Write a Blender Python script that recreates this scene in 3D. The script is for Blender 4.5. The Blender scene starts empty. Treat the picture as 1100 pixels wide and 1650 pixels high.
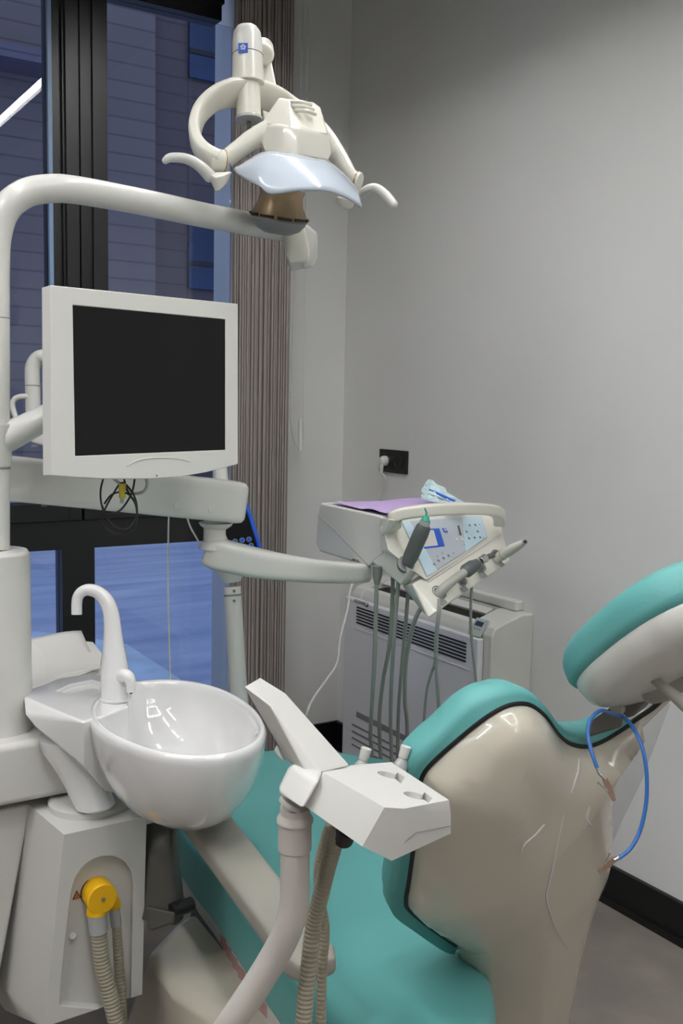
import bpy, bmesh, math, random
from mathutils import Vector, Matrix
import numpy as np
random.seed(7)
scene = bpy.context.scene
col = scene.collection
# ---------------------------------------------------------------- camera
YAW, PITCH, ROLL = math.radians(32.45), math.radians(-6.36), math.radians(1.186)
F, H = 1609.0, 1.25
def cam_axes():
    cy, sy, cp, sp = math.cos(YAW), math.sin(YAW), math.cos(PITCH), math.sin(PITCH)
    f = Vector((sy*cp, cy*cp, sp)); r = Vector((cy, -sy, 0)); u = r.cross(f)
    c, s = math.cos(ROLL), math.sin(ROLL)
    return c*r+s*u, -s*r+c*u, f
CR, CU, CF = cam_axes()
C0 = Vector((0, 0, H))
cam = bpy.data.objects.new('camera', bpy.data.cameras.new('camera'))
col.objects.link(cam); scene.camera = cam
cam.data.sensor_fit = 'VERTICAL'; cam.data.sensor_height = 36; cam.data.lens = 36*F/1650
cam.data.clip_start = 0.02
m = Matrix((CR, CU, -CF)).transposed().to_4x4(); m.translation = C0; cam.matrix_world = m
# ---------------------------------------------------------------- world, exposure
scene.view_settings.view_transform = 'Standard'; scene.view_settings.look = 'None'
scene.view_settings.exposure = 0.0; scene.view_settings.gamma = 1
LAMP = 34.5
w = bpy.data.worlds.new('dusk'); scene.world = w; w.use_nodes = True
bg = w.node_tree.nodes['Background']
bg.inputs[0].default_value = (0.46, 0.55, 0.78, 1); bg.inputs[1].default_value = 1.15
# ---------------------------------------------------------------- helpers
def ray(px, py): return CF + CR*((px-550)/F) - CU*((py-825)/F)
def P(px, py, d): return C0 + ray(px, py)*d
def PL(px, py, ax, v):
    q = ray(px, py); return C0 + q*((v-C0[ax])/q[ax])
def X(px, py, v): return PL(px, py, 0, v)
def Y(px, py, v): return PL(px, py, 1, v)
def Z(px, py, v): return PL(px, py, 2, v)
def lin(c):
    return tuple((v/255/12.92 if v/255 <= .04045 else ((v/255+.055)/1.055)**2.4) for v in c)
def mat(name, rgb, rough=.4, metal=0, coat=0, noise=0, nscale=8, bump=0, bscale=200, spec=.5, trans=0, emit=None):
    mt = bpy.data.materials.new(name); mt.use_nodes = True
    nt = mt.node_tree; b = nt.nodes['Principled BSDF']
    c = (*lin(rgb), 1)
    b.inputs['Base Color'].default_value = c; b.inputs['Roughness'].default_value = rough
    b.inputs['Metallic'].default_value = metal; b.inputs['Coat Weight'].default_value = coat
    b.inputs['Coat Roughness'].default_value = .06; b.inputs['Specular IOR Level'].default_value = spec
    b.inputs['Transmission Weight'].default_value = trans
    tc = nt.nodes.new('ShaderNodeTexCoord')
    if noise:
        n = nt.nodes.new('ShaderNodeTexNoise'); n.inputs['Scale'].default_value = nscale; n.inputs['Detail'].default_value = 6
        r = nt.nodes.new('ShaderNodeValToRGB')
        r.color_ramp.elements[0].position = .3; r.color_ramp.elements[1].position = .7
        r.color_ramp.elements[0].color = tuple(v*(1-noise) for v in c[:3])+(1,)
        r.color_ramp.elements[1].color = tuple(min(1, v*(1+noise)) for v in c[:3])+(1,)
        nt.links.new(tc.outputs['Object'], n.inputs['Vector'])
        nt.links.new(n.outputs['Fac'], r.inputs[0]); nt.links.new(r.outputs[0], b.inputs['Base Color'])
    if bump:
        n2 = nt.nodes.new('ShaderNodeTexNoise'); n2.inputs['Scale'].default_value = bscale
        bp = nt.nodes.new('ShaderNodeBump'); bp.inputs['Strength'].default_value = bump; bp.inputs['Distance'].default_value = .002
        nt.links.new(tc.outputs['Object'], n2.inputs['Vector'])
        nt.links.new(n2.outputs['Fac'], bp.inputs['Height']); nt.links.new(bp.outputs[0], b.inputs['Normal'])
    if emit:
        b.inputs['Emission Color'].default_value = (*lin(emit[0]), 1); b.inputs['Emission Strength'].default_value = emit[1]
    return mt
def glass_mat(name, tint, ior=1.5):
    mt = bpy.data.materials.new(name); mt.use_nodes = True; nt = mt.node_tree
    for n in list(nt.nodes):
        if n.type == 'BSDF_PRINCIPLED': nt.nodes.remove(n)
    t = nt.nodes.new('ShaderNodeBsdfTransparent'); t.inputs[0].default_value = (*tint, 1)
    g = nt.nodes.new('ShaderNodeBsdfGlossy'); g.inputs['Roughness'].default_value = 0
    fr = nt.nodes.new('ShaderNodeFresnel'); fr.inputs[0].default_value = ior
    mx = nt.nodes.new('ShaderNodeMixShader')
    nt.links.new(fr.outputs[0], mx.inputs[0]); nt.links.new(t.outputs[0], mx.inputs[1]); nt.links.new(g.outputs[0], mx.inputs[2])
    nt.links.new(mx.outputs[0], nt.nodes['Material Output'].inputs[0])
    return mt
ORI = {}
def thing(name, label, cat, loc=(0, 0, 0), group=None):
    o = bpy.data.objects.new(name, None); col.objects.link(o); o.location = loc; o.empty_display_size = .05
    ORI[o] = Vector(loc); o['label'] = label; o['category'] = cat
    if group: o['group'] = group
    return o
def tag(o, label, cat, group=None, kind=None):
    o['label'] = label; o['category'] = cat
    if group: o['group'] = group
    if kind: o['kind'] = kind
    return o
def struct(o): o['kind'] = 'structure'; return o
def link(name, bm, mt, parent=None, smooth=True, bevel=0, seg=3, sub=0, ang=30, wn=True, label=None):
    bmesh.ops.recalc_face_normals(bm, faces=bm.faces[:])
    lo = Vector([min(v.co[i] for v in bm.verts) for i in range(3)]); hi = Vector([max(v.co[i] for v in bm.verts) for i in range(3)])
    ctr = (lo+hi)/2
    if parent is None: ctr.z = lo.z
    bmesh.ops.translate(bm, verts=bm.verts[:], vec=-ctr)
    me = bpy.data.meshes.new(name); bm.to_mesh(me); bm.free()
    o = bpy.data.objects.new(name, me); col.objects.link(o)
    for mm in (mt if isinstance(mt, (list, tuple)) else [mt]): me.materials.append(mm)
    ORI[o] = ctr
    if parent: o.parent = parent; o.location = ctr-ORI[parent]
    else: o.location = ctr
    for p in me.polygons: p.use_smooth = smooth
    if sub:
        s = o.modifiers.new('sub', 'SUBSURF'); s.levels = sub; s.render_levels = sub
    if bevel:
        b = o.modifiers.new('bev', 'BEVEL'); b.width = bevel; b.segments = seg; b.limit_method = 'ANGLE'; b.angle_limit = math.radians(ang)
        b.harden_normals = False
    if smooth and wn and not sub:
        for e in me.edges: pass
        wnm = o.modifiers.new('wn', 'WEIGHTED_NORMAL'); wnm.keep_sharp = True
        if not bevel:
            # sharp edges by angle
            bm2 = bmesh.new(); bm2.from_mesh(me)
            for e in bm2.edges:
                if len(e.link_faces) == 2 and e.calc_face_angle(0) > math.radians(50): e.smooth = False
            bm2.to_mesh(me); bm2.free()
    if label: o['label'] = label
    return o
def box_bm(c, s, axes=None, bm=None):
    bm = bm or bmesh.new(); c = Vector(c)
    ax = axes or (Vector((1, 0, 0)), Vector((0, 1, 0)), Vector((0, 0, 1)))
    vs = [bm.verts.new(c+ax[0]*s[0]/2*i+ax[1]*s[1]/2*j+ax[2]*s[2]/2*k) for i in (-1, 1) for j in (-1, 1) for k in (-1, 1)]
    for f in ((0, 1, 3, 2), (4, 6, 7, 5), (0, 4, 5, 1), (2, 3, 7, 6), (0, 2, 6, 4), (1, 5, 7, 3)): bm.faces.new([vs[i] for i in f])
    return bm
def box2(a, b, bm=None):
    a, b = Vector(a), Vector(b)
    return box_bm((a+b)/2, [abs(b[i]-a[i]) for i in range(3)], bm=bm)
def prism(pts, vec, bm=None):
    bm = bm or bmesh.new(); vec = Vector(vec)
    a = [bm.verts.new(p) for p in pts]; b = [bm.verts.new(Vector(p)+vec) for p in pts]
    bm.faces.new(a); bm.faces.new(b[::-1]); n = len(pts)
    for i in range(n): bm.faces.new((a[i], b[i], b[(i+1) % n], a[(i+1) % n]))
    return bm
def hull(pts):
    bm = bmesh.new()
    for p in pts: bm.verts.new(p)
    r = bmesh.ops.convex_hull(bm, input=bm.verts[:])
    rm = [g for g in set(r['geom_interior']+r['geom_unused']) if isinstance(g, bmesh.types.BMVert)]
    if rm: bmesh.ops.delete(bm, geom=rm, context='VERTS')
    bmesh.ops.dissolve_limit(bm, angle_limit=math.radians(6), verts=bm.verts[:], edges=bm.edges[:])
    return bm
def crom(pts, n=8, closed=False):
    pts = [Vector(p) for p in pts]; N = len(pts); out = []
    rng = range(N) if closed else range(N-1)
    for i in rng:
        if closed: p0, p1, p2, p3 = pts[i-1], pts[i], pts[(i+1) % N], pts[(i+2) % N]
        else: p0, p1, p2, p3 = pts[max(i-1, 0)], pts[i], pts[i+1], pts[min(i+2, N-1)]
        for k in range(n):
            t = k/n
            out.append(.5*((2*p1)+(p2-p0)*t+(2*p0-5*p1+4*p2-p3)*t*t+(3*p1-p0-3*p2+p3)*t**3))
    if not closed: out.append(pts[-1])
    return out
def lerp_list(vals, n, m):
    vals = list(vals); out = []
    for i in range(len(vals)-1):
        for k in range(n): out.append(vals[i]+(vals[i+1]-vals[i])*k/n)
    out.append(vals[-1]); return out
def loft(rings, bm=None, cap=True, closed=False):
    bm = bm or bmesh.new(); R = [[bm.verts.new(p) for p in r] for r in rings]; n = len(rings[0])
    for a, b in zip(R[:-1], R[1:]):
        for i in range(n): bm.faces.new((a[i], a[(i+1) % n], b[(i+1) % n], b[i]))
    if closed:
        a, b = R[-1], R[0]
        for i in range(n): bm.faces.new((a[i], a[(i+1) % n], b[(i+1) % n], b[i]))
    elif cap: bm.faces.new(R[0][::-1]); bm.faces.new(R[-1])
    return bm
def frames(path, up=None):
    T = []
    for i in range(len(path)):
        a = path[max(i-1, 0)]; b = path[min(i+1, len(path)-1)]; T.append((b-a).normalized())
    out = []
    n = Vector(up) if up else (Vector((0, 0, 1)) if abs(T[0].z) < .9 else Vector((1, 0, 0)))
    for t in T:
        n = (n-t*n.dot(t)).normalized() if not up else (Vector(up)-t*Vector(up).dot(t)).normalized()
        out.append((t, n, t.cross(n).normalized()))
    return out
def tube_bm(pts, r, seg=16, n=8, smooth=True, up=None, sect=None, bm=None, round_end=False):
    """r: number or list per control point; sect: (a,b,p) superellipse scale lists a along up, b along side"""
    rl = r if isinstance(r, (list, tuple)) else [r]*len(pts)
    path = crom(pts, n) if smooth and len(pts) > 2 else [Vector(p) for p in pts]
    rr = lerp_list(rl, n, 0) if smooth and len(pts) > 2 else rl
    fr = frames(path, up)
    a, b, p = sect or (1, 1, 2)
    rings = []
    def ring(c, t, nn, bb, rad):
        o = []
        for k in range(seg):
            th = 2*math.pi*(k+.5)/seg; c_, s_ = math.cos(th), math.sin(th)
            x = math.copysign(abs(c_)**(2/p), c_)*a; y = math.copysign(abs(s_)**(2/p), s_)*b
            o.append(c+nn*rad*x+bb*rad*y)
        return o
    for c, (t, nn, bb), rad in zip(path, fr, rr): rings.append(ring(c, t, nn, bb, rad))
    if round_end:
        for end in (0, -1):
            c = path[end]; t, nn, bb = fr[end]; rad = rr[end]; sg = -1 if end == 0 else 1
            ex = [ring(c+t*sg*rad*math.sin(q)*min(a, b), t, nn, bb, rad*math.cos(q)) for q in (.35, .7, 1.05, 1.35)]
            rings = (ex[::-1]+rings) if end == 0 else rings+ex
    return loft(rings, bm)
def tube(name, pts, r, mt, parent=None, **k):
    lb = k.pop('label', None)
    return link(name, tube_bm(pts, r, **k), mt, parent, label=lb)
def lathe_bm(prof, c, axis=(0, 0, 1), seg=32, bm=None, sx=1):
    axis = Vector(axis).normalized(); t = Vector((1, 0, 0)) if abs(axis.x) < .9 else Vector((0, 1, 0))
    n = (t-axis*t.dot(axis)).normalized(); b = axis.cross(n); c = Vector(c)
    rings = [[c+axis*h+(n*math.cos(2*math.pi*k/seg)*sx+b*math.sin(2*math.pi*k/seg))*max(r, 1e-4) for k in range(seg)] for r, h in prof]
    return loft(rings, bm)
def cyl(name, a, b, r, mt, parent=None, r2=None, seg=24, bevel=0, **k):
    a, b = Vector(a), Vector(b); L = (b-a).length; r2 = r if r2 is None else r2
    return link(name, lathe_bm([(r, 0), (r2, L)], a, b-a, seg), mt, parent, bevel=bevel, **k)
def pxpts(lst): return [P(*p) for p in lst]
def offset_poly(pl, d):
    """inward offset of a closed 2-d polygon (counter-clockwise list of (u,v))"""
    n = len(pl); A = sum(pl[i][0]*pl[(i+1) % n][1]-pl[(i+1) % n][0]*pl[i][1] for i in range(n)); s = 1 if A > 0 else -1
    out = []
    for i in range(n):
        p, q, r = pl[i-1], pl[i], pl[(i+1) % n]
        e1 = Vector((q[0]-p[0], q[1]-p[1])); e2 = Vector((r[0]-q[0], r[1]-q[1]))
        e1.normalize(); e2.normalize(); t = (e1+e2).normalized(); nn = Vector((-t.y, t.x))*s
        out.append((q[0]+nn.x*d, q[1]+nn.y*d))
    return out
def pad_bm(poly, frame, h0, h1, r0, r1, steps=6):
    """rounded slab: poly in (u,v), frame=(O,U,V,N); from height h0 to h1 with edge radii"""
    O, U, V, N = frame; rings = []
    def put(pl, h): return [O+U*p[0]+V*p[1]+N*h for p in pl]
    for k in range(steps+1):
        q = math.pi/2*k/steps
        rings.append(put(offset_poly(poly, r0*(1-math.sin(q))), h0+r0*(1-math.cos(q))))
    for k in range(steps+1):
        q = math.pi/2*k/steps
        rings.append(put(offset_poly(poly, r1*(1-math.cos(q))), h1-r1*(1-math.sin(q))))
    return loft(rings)
def dome_bm(poly, frame, h0, h1, bulge, rim=.012, steps=10, back=True, ctr=None, pw=2.2):
    O, U, V, N = frame; n = len(poly)
    cu = ctr[0] if ctr else sum(p[0] for p in poly)/n; cv = ctr[1] if ctr else sum(p[1] for p in poly)/n
    rings = [[O+U*p[0]+V*p[1]+N*h0 for p in poly], [O+U*p[0]+V*p[1]+N*h1 for p in poly]]
    for k in range(1, steps+1):
        t = 1-(k/steps)**1.4*.97
        hh = h1+bulge*(1-t**pw)**(1/pw)
        rings.append([O+U*(cu+(p[0]-cu)*t)+V*(cv+(p[1]-cv)*t)+N*hh for p in poly])
    return loft(rings)
def to_plane(pts, O, U, V):
    N = U.cross(V); out = []
    for p in pts:
        q = ray(*p); s = (O-C0).dot(N)/q.dot(N); a = C0+q*s-O; out.append((a.dot(U), a.dot(V)))
    return out
def smooth2(pl, n=5):
    return [(p.x, p.y) for p in crom([Vector((a, b, 0)) for a, b in pl], n, True)]
def text(name, body, size, O, U, V, mt, parent, ext=.0006, align='CENTER', label=None):
    cu = bpy.data.curves.new(name, 'FONT'); cu.body = body; cu.size = size; cu.extrude = ext; cu.align_x = align; cu.align_y = 'CENTER'
    t = bpy.data.objects.new(name+'_tmp', cu); col.objects.link(t)
    bpy.context.view_layer.update()
    me = bpy.data.meshes.new_from_object(t.evaluated_get(bpy.context.evaluated_depsgraph_get()))
    bpy.data.objects.remove(t); bpy.data.curves.remove(cu)
    U = U.normalized(); V = V.normalized(); N = U.cross(V); bm = bmesh.new(); bm.from_mesh(me); bpy.data.meshes.remove(me)
    for v in bm.verts: v.co = O+U*v.co.x+V*v.co.y+N*(v.co.z+ext)
    return link(name, bm, mt, parent, smooth=False, label=label)
def disc_bm(c, n, r, h=.001, seg=20, bm=None): return lathe_bm([(r, 0), (r, h)], c, n, seg, bm)
def cut(o, cutter_bm):
    """boolean difference, baked into the mesh (o must have no modifiers yet)"""
    bmesh.ops.recalc_face_normals(cutter_bm, faces=cutter_bm.faces[:])
    me = bpy.data.meshes.new('cut'); cutter_bm.to_mesh(me); cutter_bm.free()
    c = bpy.data.objects.new('cut', me); col.objects.link(c)
    mods = [(m.type, m.width if m.type == 'BEVEL' else 0) for m in o.modifiers]
    for m in list(o.modifiers): o.modifiers.remove(m)
    b = o.modifiers.new('b', 'BOOLEAN'); b.object = c; b.operation = 'DIFFERENCE'; b.solver = 'EXACT'
    bpy.context.view_layer.update()
    nm = bpy.data.meshes.new_from_object(o.evaluated_get(bpy.context.evaluated_depsgraph_get()))
    o.modifiers.clear(); o.data = nm
    bpy.data.objects.remove(c)
    for p in nm.polygons: p.use_smooth = True
    for t, wd in mods:
        if t == 'BEVEL':
            bv = o.modifiers.new('bev', 'BEVEL'); bv.width = wd; bv.segments = 3; bv.limit_method = 'ANGLE'; bv.angle_limit = math.radians(30)
        else: o.modifiers.new('wn', 'WEIGHTED_NORMAL')
# ---------------------------------------------------------------- materials
M = {}
M['wall'] = mat('wall_paint', (226, 226, 224), .75, noise=.02, nscale=3, bump=.15, bscale=350)
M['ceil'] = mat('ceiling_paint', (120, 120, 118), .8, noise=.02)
M['floor'] = mat('floor_vinyl', (124, 117, 110), .5, noise=.16, nscale=9, bump=.05)
M['base'] = mat('black_skirting', (16, 16, 16), .45, noise=.1)
M['frame'] = mat('window_frame_black', (26, 27, 28), .38, noise=.1)
M['skyrefl'] = mat('pale_sky_reflection', (140, 170, 205), .4, noise=.05)  # pale blue of a sky reflection, put into the base colour
M['blind'] = mat('blind_fabric', (158, 150, 146), .85, noise=.02, nscale=3)
M['white'] = mat('white_plastic', (214, 214, 208), .3, coat=.4, noise=.01)
M['cream'] = mat('cream_plastic', (222, 220, 208), .32, coat=.4, noise=.01)
M['ceramic'] = mat('white_ceramic', (222, 222, 221), .1, coat=1, noise=.01)
M['matwhite'] = mat('matt_white_plastic', (203, 202, 197), .42, noise=.01)
M['beige'] = mat('beige_shell', (196, 190, 175), .25, coat=.5, noise=.02)
M['greige'] = mat('beige_armrest', (150, 148, 138), .5, noise=.03)
M['tan'] = mat('pale_pipe', (196, 191, 184), .4, noise=.02)
M['teal'] = mat('teal_vinyl', (95, 164, 161), .47, noise=.025, nscale=5, bump=.12, bscale=260, spec=.4)
M['hose'] = mat('grey_hose', (160, 162, 155), .5, noise=.03)
M['ribhose'] = mat('ribbed_hose', (156, 150, 132), .45, noise=.05)
M['dgrey'] = mat('dark_grey_plastic', (82, 88, 86), .4, noise=.03)
M['mgrey'] = mat('mid_grey_plastic', (132, 134, 134), .4, noise=.03)
M['dbrack'] = mat('dark_bracket', (78, 76, 70), .45, noise=.05)
M['black'] = mat('black_rubber', (14, 14, 14), .5, noise=.1)
M['screen'] = mat('screen_off', (9, 10, 11), .45, noise=.05, spec=.25)
M['yellow'] = mat('yellow_plastic', (232, 178, 0), .4, noise=.03)
M['plugyellow'] = mat('dull_yellow_plastic', (206, 190, 60), .45, noise=.03)
M['orange'] = mat('warning_orange', (215, 120, 25), .5, noise=.03)
M['silver'] = mat('chrome', (200, 200, 200), .15, metal=1, noise=.02)
M['bronze'] = mat('bronze_clip', (196, 170, 150), .3, metal=1, noise=.1)
M['amber'] = mat('amber_reflector', (150, 128, 98), .25, metal=.3, noise=.2, nscale=14)
M['blue'] = mat('blue_panel', (24, 84, 190), .4, noise=.03)
M['cord'] = mat('blue_cord', (44, 102, 172), .35, noise=.03)
M['lilac'] = mat('lilac_liner', (186, 163, 208), .8, noise=.06, nscale=30, bump=.4, bscale=60)
M['visor'] = mat('visor_acrylic', (198, 209, 220), .16, coat=.6, noise=.03, nscale=7)
M['paper'] = mat('paper_napkin', (238, 236, 230), .85, noise=.015, bump=.25, bscale=40)
M['label'] = mat('membrane_keypad', (178, 186, 194), .35, noise=.02)
M['lblue'] = mat('pale_blue_print', (190, 214, 226), .35, noise=.02)
M['cable'] = mat('white_cable', (222, 222, 216), .45, noise=.02)
M['panelgrey'] = mat('ac_door_plastic', (226, 228, 234), .28, coat=.4, noise=.01)
M['foil'] = mat('pouch_film', (196, 220, 222), .3, coat=.4, noise=.25, nscale=45)
M['green'] = mat('green_tip', (40, 160, 130), .35, noise=.03)
M['clear'] = mat('clear_grey_plastic', (170, 172, 170), .25, coat=.5, noise=.05)
M['red'] = mat('red_print', (176, 96, 90), .6, noise=.05)
M['lsheen'] = mat('lilac_sticker', (214, 214, 232), .25, coat=.5, noise=.03)
M['glass'] = glass_mat('window_glass', (.86, .9, .95))
# ================================================================= SETTING
XW, YW, YG, CZ = 1.885, 2.965, 2.99, 2.95
YO, XE, KW = YW+.165, 1.462, 2.99/3.12   # outer wall face, edge of the opening
def wx(v): return v*KW
def wz(v): return 1.25+(v-1.25)*KW
def slab(name, a, b, mt, parent=None, bevel=0, **k): return link(name, box2(a, b), mt, parent, smooth=bevel > 0, bevel=bevel, **k)
struct(slab('floor', (-2.6, -2.6, -.06), (XW, YO, 0), M['floor']))
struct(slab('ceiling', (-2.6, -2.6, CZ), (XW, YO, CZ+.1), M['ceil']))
struct(slab('wall_right', (XW, -2.6, -.06), (XW+.12, YO, CZ+.1), M['wall']))
struct(slab('wall_left', (-2.72, -2.6, -.06), (-2.6, YO, CZ+.1), M['wall']))
struct(slab('wall_back', (-2.72, -2.72, -.06), (XW+.12, -2.6, CZ+.1), M['wall']))
bm = box2((XE, YW, 0), (XW, YO, CZ)); box2((-2.6, YW, 2.58), (XE, YO, CZ), bm); box2((-2.6, YW, 0), (-1.2, YO, 2.58), bm)
struct(link('wall_front', bm, M['wall'], smooth=False))
bm = box2((XW-.012, -2.6, 0), (XW, YW, .1)); box2((XW-.02, -2.6, 0), (XW-.012, YW, .018), bm)
struct(link('baseboard_right', bm, M['base'], smooth=False))
bm = box2((XE, YW-.012, 0), (XW-.012, YW, .1)); box2((XE, YW-.02, 0), (XW-.02, YW-.012, .018), bm)
struct(link('baseboard_front', bm, M['base'], smooth=False))
# ---- window, dark frames with glass
F0, F1 = YG-.02, YG+.05
bm = bmesh.new()
def fr(x0, x1, z0, z1, y0=F0, y1=F1): box2((wx(x0) if x0 > 0 else x0, y0, max(.0, wz(z0))), (wx(x1), y1, min(wz(z1), 2.58)), bm)
fr(.93, 1.035, 0.02, .765)               # lower mullion
fr(1.0, 1.085, .86, 2.62)               # upper mullion right sash side
fr(.945, .995, .86, 2.62); fr(.905, .945, .86, 2.62, F0+.015); fr(.985, 1.005, .86, 2.62, F0+.02)
fr(1.035, 1.068, .86, 2.62, F0-.012)
fr(.952, .985, .86, 2.62, F0-.012)
fr(-1.2, 1.47, .765, .855)              # transom
fr(-1.2, .99, .858, .912, F0-.01); fr(1.0, 1.47, .858, .93, F0-.01)
fr(-1.2, 1.47, .02, .1)
fr(-1.2, 1.47, 2.47, 2.62); fr(-1.2, 1.47, 2.515, 2.56, F0-.02)
fr(-.2, -.1, .02, 2.62); fr(-1.2, -1.12, .02, 2.62)
wn = struct(link('window_1', bm, M['frame'], smooth=False))
link('sky_reflection_strip', box2((wx(.902), F0, wz(.92)), (wx(.914), F0+.015, wz(2.47))), M['skyrefl'], wn, smooth=False)  # thin strip painted as the sky's reflection along the mullion
for (a, b, c, d) in ((-.1, .93, .1, .765), (1.035, 1.55, .1, .765), (-.1, .905, .912, 2.47), (1.085, 1.55, .93, 2.47), (-1.12, -.2, .1, .765), (-1.12, -.2, .912, 2.47)):
    link('window_pane', box2((wx(a), YG+.012, wz(c)), (min(wx(b), XE), YG+.018, wz(d))), M['glass'], wn, smooth=False)
link('window_handle', box2(Y(66, 806, YG-.035), Y(74, 816, YG-.0202)), M['dgrey'], wn, bevel=.002)
# ---- outside: paving and facing building
def paving():
    mt = bpy.data.materials.new('dusk_paving'); mt.use_nodes = True; nt = mt.node_tree; b = nt.nodes['Principled BSDF']
    tc = nt.nodes.new('ShaderNodeTexCoord'); mp = nt.nodes.new('ShaderNodeMapping'); mp.inputs['Rotation'].default_value = (0, 0, .9); mp.inputs['Scale'].default_value = (.5, 3.2, 1)
    n = nt.nodes.new('ShaderNodeTexNoise'); n.inputs['Scale'].default_value = 1.6; n.inputs['Detail'].default_value = 8; n.inputs['Distortion'].default_value = .6
    r = nt.nodes.new('ShaderNodeValToRGB'); r.color_ramp.elements[0].position = .3; r.color_ramp.elements[1].position = .72
    r.color_ramp.elements[0].color = (*lin((150, 166, 202)), 1); r.color_ramp.elements[1].color = (*lin((196, 208, 230)), 1)
    nt.links.new(tc.outputs['Object'], mp.inputs[0]); nt.links.new(mp.outputs[0], n.inputs['Vector']); nt.links.new(n.outputs['Fac'], r.inputs[0]); nt.links.new(r.outputs[0], b.inputs['Base Color'])
    b.inputs['Roughness'].default_value = .6
    return mt
struct(slab('trim_1', (-6, YO, -.1), (16, 14.5, -.004), paving()))
kp = [Z(148, 1028, .02), Z(204, 1037, .02), Z(290, 1093, .02), Z(300, 1180, .02), Z(60, 1180, .02), Z(48, 1016, .02)]
tag(link('kerb_slab', prism(kp, (0, 0, -.02)), mat('kerb_stone', (200, 222, 240), .7, noise=.15, nscale=6), bevel=.004), 'pale blue kerb slab on the paving just outside the low window pane', 'kerb')
def siding(rgb):
    mt = bpy.data.materials.new('facade_siding'); mt.use_nodes = True; nt = mt.node_tree; b = nt.nodes['Principled BSDF']
    tc = nt.nodes.new('ShaderNodeTexCoord'); mp = nt.nodes.new('ShaderNodeMapping'); mp.inputs['Rotation'].default_value = (math.pi/2, 0, 0)
    br = nt.nodes.new('ShaderNodeTexBrick'); br.inputs['Scale'].default_value = 1; br.inputs['Brick Width'].default_value = 60; br.offset = 0; br.inputs['Row Height'].default_value = .22
    br.inputs['Mortar Size'].default_value = .012; c = lin(rgb)
    br.inputs['Color1'].default_value = (*c, 1); br.inputs['Color2'].default_value = tuple(v*.92 for v in c)+(1,); br.inputs['Mortar'].default_value = tuple(v*.62 for v in c)+(1,)
    nt.links.new(tc.outputs['Object'], mp.inputs[0]); nt.links.new(mp.outputs[0], br.inputs['Vector']); nt.links.new(br.outputs['Color'], b.inputs['Base Color']); b.inputs['Roughness'].default_value = .7
    return mt
bd = thing('facing_building', 'grey clad building with dark blue windows standing outside the window', 'building', (5, 12.5, 0))
link('facade', box2((-5, 12.6, 0), (16, 13.2, 9)), siding((96, 84, 88)), bd, smooth=False)
link('facade_pier', box2((-5, 12.48, 0), (5.0, 12.6, 9)), siding((122, 112, 114)), bd, smooth=False)
link('facade_canopy', box2((-5, 11.9, 5.0), (4.1, 12.48, 5.15)), siding((110, 104, 120)), bd, smooth=False)
gm = mat('dark_blue_glazing', (34, 56, 92), .12, noise=.5, nscale=1.2)
for z0, z1 in ((2.7, 3.7), (5.4, 6.3), (.3, 1.2)):
    wf = link('building_window', box2((5.5, 12.55, z0), (7.4, 12.62, z1)), gm, bd, smooth=False)
    link('window_rail', box2((5.5, 12.53, z0+.3), (7.4, 12.55, z0+.36)), M['frame'], wf, smooth=False)
# ---- blind, chain
cx0, cx1, yb = 1.44, 1.84, YW-.12
L0, L1 = Y(378, 400, yb), Y(466, 700, yb)
npl = 23; pw_ = (L1.x-L0.x)/npl
bm = bmesh.new(); rowT = []; rowB = []
for i in range(npl):
    xo = L0.x+pw_*i; dj = random.uniform(-.005, .005); wj = random.uniform(.5, .64)
    for fx, fy in ((0, 0), (wj*.5, -.003), (wj, .002), (wj+.05, .028), (.95, .03)):
        rowT.append(bm.verts.new((xo+pw_*fx, yb+fy+dj, 2.7))); rowB.append(bm.verts.new((xo+pw_*fx+random.uniform(-.001, .001), yb+fy+dj, .06)))
for i in range(len(rowT)-1): bm.faces.new((rowT[i], rowT[i+1], rowB[i+1], rowB[i]))
bl = thing('vertical_blind', 'grey brown vertical blind drawn together into tight pleats beside the window', 'blind', (1.64, yb, .06))
o = link('slat_stack', bm, M['blind'], bl, smooth=False); s = o.modifiers.new('sol', 'SOLIDIFY'); s.thickness = .0012
link('headrail', box2((-1.2, yb-.02, 2.7), (1.86, yb+.02, 2.74)), M['white'], bl, smooth=False)
bc = thing('bead_chain', 'thin white looped bead chain hanging beside the blind with a weight', 'blind chain', (1.8, YW-.09, 1.2))
bm = bmesh.new(); yc = YW-.09
A, B = Y(496, 0, yc), Y(488, 705, yc); Cc, Dd = Y(489, 0, yc), Y(468, 640, yc)
A = B+(A-B)*1.13; Cc = Dd+(Cc-Dd)*1.13
pa = [A, B+Vector((0, 0, 0))]; path = [A+(B-A)*i/260 for i in range(261)]+[Cc+(Dd-Cc)*i/240 for i in range(241)]
path += crom([Dd, Y(468, 680, yc), Y(474, 712, yc), Y(482, 716, yc), B], 12)
for p in path: bmesh.ops.create_icosphere(bm, subdivisions=1, radius=.0028, matrix=Matrix.Translation(p))
link('beads', bm, M['cable'], bc)
for q in ((A, B), (Cc, Dd)): tube('cord', [q[0], q[1]], .0006, M['cable'], bc, seg=6)
cyl('chain_weight', Y(484, 676, yc), Y(484, 725, yc), .0072, M['cable'], bc, seg=12, bevel=.002)
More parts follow.
